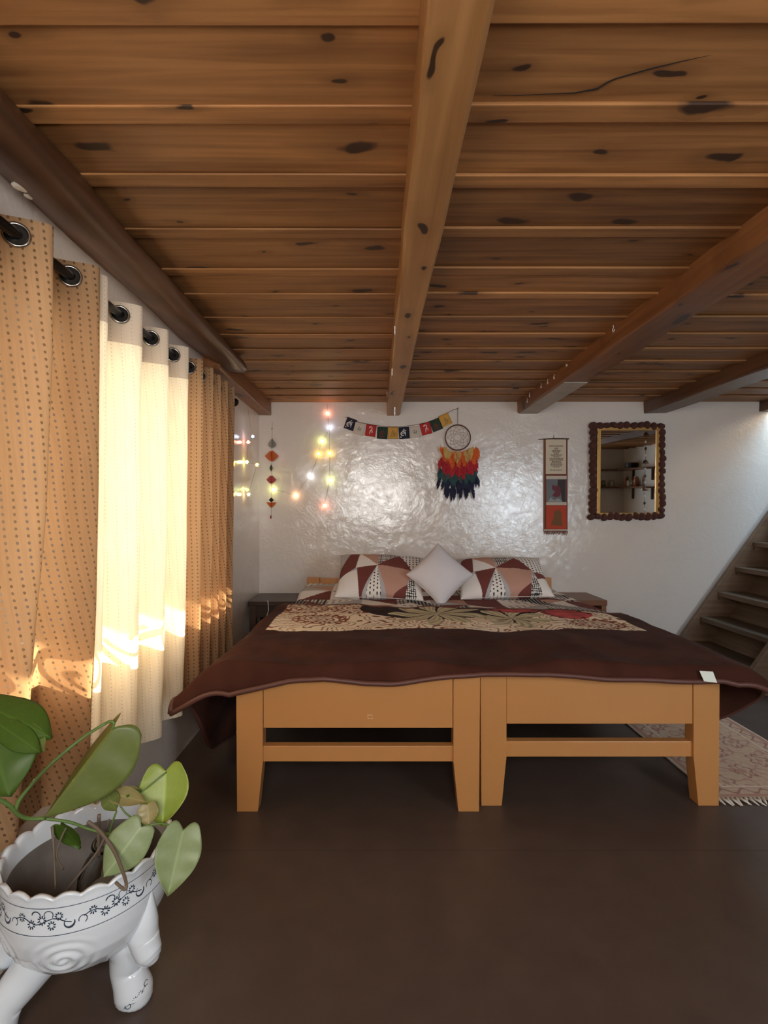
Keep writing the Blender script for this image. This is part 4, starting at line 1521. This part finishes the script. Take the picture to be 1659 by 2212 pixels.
for q, a in enumerate(legs):
    d = Vector((math.cos(a), math.sin(a), 0))
    mb = MB()
    out = -0.026 if q != 1 else 0.045
    dk = Vector((math.cos(knees[q]), math.sin(knees[q]), 0))
    path = [(0.088, 0.166, 0.050), (0.100, 0.150, 0.052), (0.112 + out * 0.3, 0.120, 0.044), (0.124 + out, 0.080, 0.038), (0.134 + out, 0.050, 0.040), (0.142 + out, 0.025, 0.044), (0.144 + out, 0.010, 0.042), (0.143 + out, 0.002, 0.034), (0.143 + out, 0.0, 0.02)]
    lp = []
    # smooth resample
    for i in range(len(path) - 1):
        for s in range(4):
            t = s / 4
            lp.append(tuple(path[i][c] * (1 - t) + path[i + 1][c] * t for c in range(3)))
    lp.append(path[-1])
    mb.tube([d * r_ + Vector((0, 0, z_)) for r_, z_, _ in lp], [w for _, _, w in lp], 20)
    lo = mb.build('leg', M['porcelain'], pot, smooth=True)
    mb = MB()
    kn = [(0.179, 0.292, 0.004), (0.173, 0.262, 0.015), (0.165, 0.222, 0.029), (0.157, 0.185, 0.036), (0.166, 0.158, 0.033), (0.176, 0.140, 0.030), (0.183, 0.130, 0.023), (0.188, 0.124, 0.014), (0.190, 0.121, 0.004)]
    kp = []
    for i in range(len(kn) - 1):
        for s in range(4):
            t = s / 4
            kp.append(tuple(kn[i][c] * (1 - t) + kn[i + 1][c] * t for c in range(3)))
    mb.tube([dk * r_ + Vector((0, 0, z_)) for r_, z_, _ in kp], [w for _, _, w in kp], 18)
    mb.build('knee', M['porcelain'], lo, smooth=True)
    # painted sprig on the foot
    if q != 2:
        mb = MB()
        side = d.cross(Vector((0, 0, 1)))
        def ff(u, v, d=d, side=side, out=out):
            an = u / 0.044 + (-1.9 if q == 0 else -0.6)
            an0 = math.atan2(d.y, d.x)
            cc = d * (0.139 + out)
            vv = 0.030 + v
            rr = float(np.interp(vv, [0.0, 0.008, 0.025, 0.05, 0.08], [0.030, 0.0425, 0.0445, 0.0405, 0.0385])) + 0.0012
            A = an0 + u / 0.044 - 0.75 if q == 0 else an0 + u / 0.044 + 0.6
            return (cc.x + rr * math.cos(A), cc.y + rr * math.sin(A), vv)
        ribbon(mb, [(-0.03 + 0.006 * i, -0.012 + 0.003 * i + 0.004 * math.sin(i)) for i in range(11)], 0.0012, ff)
        for (u, v) in ((0.008, 0.010), (-0.004, 0.004), (0.016, 0.004)):
            for k in range(8):
                a2 = 2 * PI * k / 8
                ribbon(mb, [(u + 0.003 * math.cos(a2), v + 0.003 * math.sin(a2)), (u + 0.0065 * math.cos(a2), v + 0.0065 * math.sin(a2))], 0.0013, ff)
        ribbon(mb, arc(-0.020, -0.006, 0.006, -200, 60, 8), 0.0018, ff)
        ribbon(mb, arc(0.024, 0.022, 0.006, 250, 20, 8), 0.0018, ff)
        mb.build('painted_sprig', M['inkblue'], lo)


def onpot(u, v):
    """u: metres round the pot from its front, v: height"""
    a = -PI / 2 + u / 0.182
    rr = pr_out(v) + 0.0008
    return (rr * math.cos(a), rr * math.sin(a), v)


ink = MB()
for zz in (0.2885, 0.3450):
    ribbon(ink, [(0.182 * 2 * PI * k / 160, zz) for k in range(161)], 0.0014, onpot)
rr_ = random.Random(2)
for m_ in range(8):
    u0 = -0.57 + 0.143 * m_
    s = 1 if m_ % 2 else 1
    zc = 0.3165
    for (du, dv, R1) in ((-0.045, 0.006, 0.010), (-0.022, -0.006, 0.0105), (0.0, 0.003, 0.011), (0.020, -0.008, 0.010), (0.034, 0.010, 0.0095)):
        for k in range(9):
            a = 2 * PI * k / 9 + du * 50
            ribbon(ink, [(u0 + du + 0.0040 * math.cos(a), zc + dv + 0.0040 * math.sin(a)), (u0 + du + R1 * 0.85 * math.cos(a), zc + dv + R1 * 0.95 * math.sin(a))], 0.0027, onpot)
    ribbon(ink, [(u0 - 0.062 + 0.012 * i, zc + 0.006 * math.sin(i * 1.1)) for i in range(11)], 0.0021, onpot)
    ribbon(ink, arc(u0 - 0.012, zc + 0.013, 0.009, 180, -60, 9), [0.001, 0.003, 0.003, 0.003, 0.0025, 0.002, 0.002, 0.0015, 0.001, 0.001], onpot)
    ribbon(ink, arc(u0 + 0.014, zc + 0.014, 0.009, 200, -40, 9), 0.0018, onpot)
    ribbon(ink, arc(u0 + 0.054, zc - 0.006, 0.010, -240, 20, 9), [0.001, 0.0015, 0.002, 0.0025, 0.003, 0.004, 0.005, 0.004, 0.003, 0.002], onpot)
    ribbon(ink, arc(u0 - 0.064, zc - 0.006, 0.008, 200, -60, 8), 0.0018, onpot)
ink.build('painted_scrollwork', M['inkblue'], pot)

soil = MB()
soil.lathe([(0.0, 0.178), (0.06, 0.181), (0.11, 0.179), (0.142, 0.176), (0.13, 0.166), (0.0, 0.160)], (0, 0, 0), 40)
soil.build('soil', plain('dark_soil', (0.012, 0.010, 0.009), 0.9, bump=0.8, bscale=160), pot, smooth=True)

# glass jar standing in the planter
JC = PC + Vector((0.035, 0.045, 0.182))
glass, nt_, b_, o_ = newmat('clear_glass')
b_.inputs['Base Color'].default_value = (0.92, 0.95, 0.95, 1)
b_.inputs['Transmission Weight'].default_value = 1.0
b_.inputs['Roughness'].default_value = 0.02
b_.inputs['IOR'].default_value = 1.45
jar = empty('glass_jar', JC)
tag(jar, 'clear glass jar holding plant stems inside the planter', 'jar')
jp = MB()
n = 48
prof = [(0.0, 0.0), (0.060, 0.0), (0.075, 0.012), (0.080, 0.05), (0.076, 0.09), (0.058, 0.125), (0.046, 0.140), (0.044, 0.150), (0.050, 0.158), (0.048, 0.162), (0.040, 0.158), (0.040, 0.140), (0.052, 0.122), (0.070, 0.09), (0.074, 0.05), (0.069, 0.016), (0.0, 0.008)]
vs_, fs = [], []
for i, (r0, z) in enumerate(prof):
    for k in range(n):
        a = 2 * PI * k / n
        rr0 = r0 + (0.0022 * math.cos(a * 24) if 2 <= i <= 5 else 0)
        vs_.append((rr0 * math.cos(a), rr0 * math.sin(a), z))
for i in range(len(prof) - 1):
    for k in range(n):
        fs.append((i * n + k, i * n + (k + 1) % n, (i + 1) * n + (k + 1) % n, (i + 1) * n + k))
jp.add(vs_, fs)
jp.build('jar_body', glass, jar, smooth=True)

# ------------------------------------------------------------------ the climbing plant
pl = empty('leafy_houseplant', JC)
tag(pl, 'green heart-leaved climbing houseplant growing out of the planter', 'plant')
M['leaf'] = vcol('leaf_green', 0.38, spec=0.45, trans=0.28)


def leaf(base, tip, nrm, W_, c, cup=0.15, droop=0.0, lobe=0.16, splits=(), fold=0.0, nt=26, nv=20, tipsharp=1.0, edge_c=None, wmax=0.38, half_fold=0.0):
    base, tip, nrm = Vector(base), Vector(tip), Vector(nrm)
    ax = tip - base
    L = ax.length
    ax.normalize()
    sd = ax.cross(nrm).normalized()
    nr = sd.cross(ax).normalized()
    P_, C_ = [], []
    for i in range(nt + 1):
        t = i / nt
        # width profile: wide near the base, pointed tip
        if t < wmax:
            w = 0.66 + 0.34 * math.sin(PI / 2 * t / wmax)
        else:
            w = max(0.0, math.cos(PI / 2 * (t - wmax) / (1 - wmax))) ** 0.95
        w *= W_
        rp, rc = [], []
        for j in range(nv + 1):
            v = 2 * j / nv - 1
            al = t * L - lobe * L * math.sin(PI * min(1.0, abs(v)) * 0.78) * (1 - t) ** 3
            s = v * w
            fa = math.radians(half_fold) if v > 0 else 0.0
            if half_fold and v > 0: s *= 0.6
            zz = cup * W_ * (v * v) * (1 if fold == 0 else 1) + fold * W_ * abs(v) - droop * L * t * t
            zz += 0.02 * W_ * math.sin(t * 22) * abs(v)
            rp.append(tuple(base + ax * al + sd * (s * math.cos(fa)) + nr * (zz - s * math.sin(fa))))
            vein = 1.0
            if abs(v) < 0.06: vein = 1.30
            else:
                ph = (t * 7 - abs(v) * 1.6) % 1
                vein = 0.96 + 0.08 * (1 if ph < 0.12 else 0) + 0.05 * fnoise(t * 6, v * 3, W_ * 40)
            cc = c
            if edge_c and abs(v) > 0.55: cc = tuple(a * 0.5 + b * 0.5 for a, b in zip(c, edge_c))
            rc.append(tuple(q * vein for q in cc))
        P_.append(rp); C_.append(rc)
    o = grid_mesh('leaf', P_, M['leaf'], pl, col=C_)
    if splits:
        bm = bmesh.new()
        bm.from_mesh(o.data)
        kill = []
        for f in bm.faces:
            i, j = f.index // nv, f.index % nv
            t, v = (i + 0.5) / nt, 2 * (j + 0.5) / nv - 1
            for (t0, t1, v0, v1) in splits:
                tt = t - 0.10 * abs(v)
                if t0 <= tt <= t1 and v0 <= v <= v1: kill.append(f)
        bmesh.ops.delete(bm, geom=list(set(kill)), context='FACES')
        bm.to_mesh(o.data)
        bm.free()
    md = o.modifiers.new('thickness', 'SOLIDIFY')
    md.thickness = 0.0007
    o.location = -JC
    return o


def stem(pts, r0=0.003, c='stem', r1=None):
    r1 = r1 or r0
    # Catmull-Rom through the points
    P_ = [Vector(p) for p in pts]
    out = []
    for i in range(len(P_) - 1):
        a, b, c_, d = P_[max(i - 1, 0)], P_[i], P_[i + 1], P_[min(i + 2, len(P_) - 1)]
        for s in range(6):
            t = s / 6
            out.append(0.5 * ((2 * b) + (c_ - a) * t + (2 * a - 5 * b + 4 * c_ - d) * t * t + (3 * b - a - 3 * c_ + d) * t ** 3))
    out.append(P_[-1])
    m_ = len(out)
    o = MB().tube(out, [r0 + (r1 - r0) * i / (m_ - 1) for i in range(m_)], 8).build(c, M[c], pl, smooth=True)
    o.location = -JC
    return o


M['stem'] = plain('green_stem', lin(96, 124, 62), 0.45)
M['root'] = plain('brown_root', lin(112, 98, 84), 0.6)
G1, G2, G3, G4, G5 = lin(78, 106, 38), lin(116, 128, 66), lin(160, 178, 76), lin(150, 168, 118), lin(168, 156, 104)
toC = Vector((0.35, -1, 0.45))
# big underside leaf
leaf(at(243, 1572, 1.20), at(92, 1770, 1.13), (0.25, -0.95, 0.20), 0.098, G2, cup=-0.06, lobe=0.13, droop=0.02, wmax=0.30, half_fold=72)
stem([at(-12, 1722, 1.05), at(18, 1738, 1.07), at(38, 1758, 1.09), at(60, 1768, 1.11), at(96, 1768, 1.13)], 0.0042, 'stem')
stem([at(34, 1748, 1.085), at(46, 1722, 1.09), at(100, 1660, 1.12), at(170, 1600, 1.16), at(222, 1566, 1.20), at(240, 1558, 1.20), at(246, 1564, 1.20), at(241, 1576, 1.20)], 0.0045, 'stem', 0.003)
# split leaf at the picture's edge
leaf(at(-30, 1560, 1.02), at(20, 1720, 0.96), (0.25, -0.85, 0.42), 0.068, G1, cup=-0.15, lobe=0.05, wmax=0.5)
leaf(at(-28, 1525, 1.04), at(100, 1585, 1.0), (0.0, -0.72, 0.70), 0.044, G1, cup=-0.25, lobe=0.1, wmax=0.5, droop=0.10)
leaf(at(-20, 1552, 1.02), at(82, 1622, 0.98), (0.1, -0.75, 0.60), 0.024, G1, cup=-0.2, lobe=0.05, wmax=0.55, droop=0.06)
leaf(at(60, 1572, 1.02), at(96, 1624, 1.0), (0.3, -0.9, 0.2), 0.018, G2, cup=0.1, lobe=0.02, wmax=0.45)
# light green leaf
leaf(at(358, 1666, 1.27), at(352, 1784, 1.22), (0.15, -0.9, 0.35), 0.058, G3, cup=0.12, lobe=0.17, fold=0.10, droop=-0.03, wmax=0.36)
stem([at(360, 1668, 1.27), at(346, 1678, 1.25), at(312, 1706, 1.235), at(300, 1712, 1.23)], 0.0018, 'stem')
# small young leaves
leaf(at(235, 1712, 1.22), at(318, 1733, 1.20), (0.1, -0.7, 0.6), 0.020, G5, cup=0.35, lobe=0.05, wmax=0.45)
leaf(at(250, 1706, 1.23), at(304, 1704, 1.22), (0.0, -0.3, 0.9), 0.020, G1, cup=-0.4, lobe=0.05, wmax=0.45)
leaf(at(232, 1716, 1.21), at(252, 1752, 1.19), (0.3, -0.8, 0.3), 0.020, G2, cup=0.2, lobe=0.1, wmax=0.4)
leaf(at(318, 1738, 1.20), at(322, 1782, 1.18), (0.2, -0.95, 0.2), 0.024, G5, cup=0.15, lobe=0.10, wmax=0.45)
# leaf hanging outside the rim
leaf(at(396, 1793, 1.20), at(362, 1936, 1.12), (0.35, -0.85, 0.30), 0.050, G4, cup=0.06, lobe=0.14, fold=0.06, wmax=0.36)
stem([at(324, 1782, 1.18), at(345, 1779, 1.19), at(364, 1782, 1.20), at(382, 1792, 1.20), at(396, 1793, 1.20)], 0.0020, 'stem')
# leaf inside the rim
leaf(at(305, 1786, 1.17), at(222, 1897, 1.115), (0.25, -0.85, 0.40), 0.046, G4, cup=-0.10, lobe=0.12, droop=0.05, wmax=0.40)
leaf(at(262, 1806, 1.19), at(268, 1852, 1.20), (-0.4, -0.8, 0.2), 0.022, G5, cup=0.2, lobe=0.1)
leaf(at(130, 1782, 1.17), at(175, 1830, 1.20), (-0.3, -0.6, 0.6), 0.026, G1, cup=0.2, lobe=0.1)
stem([at(322, 1782, 1.18), at(314, 1790, 1.18), at(280, 1806, 1.18), at(255, 1806, 1.18), at(226, 1800, 1.18), at(190, 1790, 1.18), at(150, 1776, 1.16), at(96, 1768, 1.14)], 0.0032, 'stem')
stem([at(252, 1752, 1.19), at(245, 1770, 1.19), at(236, 1800, 1.20), at(232, 1806, 1.20)], 0.0022, 'stem')
stem([at(250, 1722, 1.21), at(270, 1755, 1.20), at(300, 1775, 1.19), at(318, 1784, 1.18)], 0.0020, 'stem')
# roots and old stems
stem([at(113, 1785, 1.165), at(116, 1830, 1.155), at(120, 1920, 1.15)], 0.0036, 'root', 0.0016)
stem([at(143, 1788, 1.17), at(128, 1820, 1.165), at(122, 1850, 1.16), at(136, 1878, 1.17)], 0.0022, 'root')
stem([at(190, 1775, 1.17), at(215, 1795, 1.16), at(245, 1836, 1.13), at(266, 1885, 1.09), at(273, 1912, 1.065), at(268, 1921, 1.06), at(250, 1906, 1.07)], 0.0042, 'root', 0.0030)
stem([at(228, 1805, 1.19), at(210, 1840, 1.18), at(170, 1890, 1.17), at(138, 1930, 1.17)], 0.0026, 'root')
stem([at(214, 1760, 1.21), at(213, 1800, 1.215), at(214, 1850, 1.23)], 0.0042, 'root')
stem([at(236, 1770, 1.20), at(228, 1795, 1.205), at(216, 1830, 1.22)], 0.0020, 'root')

# ================================================================== what the mirror shows: corner shelves behind the camera
for nm_, z in (('upper', 1.705), ('lower', 1.405)):
    sh_ = empty('corner_shelf', (XR, YR, z))
    tag(sh_, 'wooden corner shelf %s the jars' % ('above' if nm_ == 'upper' else 'carrying'), 'shelf')
    MB().box(-0.20, -0.001, 0.20, 1.05, -0.024, 0).build('shelf_board', M['redwood'], sh_, bevel=0.002)
    MB().box(-1.2, -0.001, 0.001, 0.20, -0.024, 0).build('shelf_board', M['redwood'], sh_, bevel=0.002)
    for (a, b, c, d) in ((-0.03, -0.001, 0.35, 0.38), (-0.03, -0.001, 0.95, 0.98), (-0.45, -0.42, 0.001, 0.03)):
        MB().box(a, b, c, d, -0.20, -0.024).build('bracket', M['darkwood'], sh_)
jm = [plain('jar_amber', lin(150, 92, 66), 0.12), plain('jar_clear', lin(176, 164, 146), 0.1), plain('jar_olive', lin(110, 104, 78), 0.15)]
lidm = plain('jar_lid', (0.5, 0.47, 0.42), 0.25, metal=1.0)
jr = random.Random(4)
spots = [(-0.10, 0.30), (-0.10, 0.41), (-0.10, 0.52), (-0.10, 0.63), (-0.25, 0.10), (-0.40, 0.10), (-0.62, 0.10), (-0.85, 0.10)]
names_ = ['tall amber jar beside the wall corner on the lower shelf', 'short pale jar second from the wall corner on the lower shelf', 'short olive jar third from the wall corner on the lower shelf',
          'tall amber jar at the outer end of the jar row', 'short pale jar in the corner under the window wall', 'short olive jar second along the window wall shelf',
          'tall amber jar third along the window wall shelf', 'short pale jar last along the window wall shelf']
for k, (dx, dy) in enumerate(spots):
    h = 0.11 if k % 3 else 0.17
    rj = 0.036 + 0.006 * (k % 2)
    t = empty('storage_jar', (XR + dx, YR + dy, 1.405))
    tag(t, names_[k], 'jar', 'storage jars on the corner shelf')
    MB().lathe([(0, 0), (rj, 0), (rj, h * 0.8), (rj * 0.8, h * 0.88), (rj * 0.8, h * 0.9), (0, h * 0.9)], (0, 0, 0), 18).build('jar_body', jm[k % 3], t, smooth=True)
    MB().lathe([(0, h * 0.88), (rj * 0.86, h * 0.88), (rj * 0.86, h), (0, h)], (0, 0, 0), 18).build('lid', lidm, t, smooth=True)
t = empty('cooking_pot', (XR - 0.11, YR + 0.48, 1.705))
tag(t, 'dark cooking pot on the upper corner shelf', 'pot')
MB().lathe([(0, 0), (0.085, 0), (0.095, 0.01), (0.095, 0.09), (0.098, 0.094), (0.090, 0.094), (0.088, 0.012), (0, 0.010)], (0, 0, 0), 24).build('pot_body', M['iron'], t, smooth=True)
MB().tube([(0.095, -0.02, 0.07), (0.125, -0.015, 0.075), (0.125, 0.015, 0.075), (0.095, 0.02, 0.07)], 0.005, 6).build('handle', M['iron'], t)
ct = empty('kitchen_counter', (3.6, -0.35, 0))
tag(ct, 'dark kitchen counter below the corner shelves', 'counter')
MB().box(-0.66, 0.66, -0.33, 0.30, 0.85, 0.89).build('worktop', M['darkwood'], ct, bevel=0.004)
for k in range(3):
    x0 = -0.64 + 0.427 * k
    MB().box(x0 + 0.004, x0 + 0.423, 0.26, 0.28, 0.10, 0.84).build('door', M['darkwood'], ct, bevel=0.003)
MB().box(-0.65, 0.65, -0.33, 0.26, 0.0, 0.85).build('body', M['darkwood'], ct)
# shell chime that the mirror catches
ch_ = empty('shell_chime', (2.83, 2.80, 2.048))
tag(ch_, 'string of shells and beads hanging from the ceiling', 'wind chime')
MB().tube([(0, 0, 0), (0, 0, -1.10)], 0.0015, 5).build('thread', M['string'], ch_)
for k in range(14):
    z = -0.12 - 0.072 * k
    if k % 4 == 0:
        MB().lathe([(0.0, 0.03), (0.018, 0.018), (0.034, -0.010), (0.030, -0.012), (0.0, 0.012)], (0, 0, z), 14).build('shell', M['redwood'], ch_, smooth=True)
    else:
        MB().ball((0, 0, z), 0.012, 10, 7, (1, 1, 1.4)).build('bead', M['white'] if k % 2 else M['string'], ch_, smooth=True)
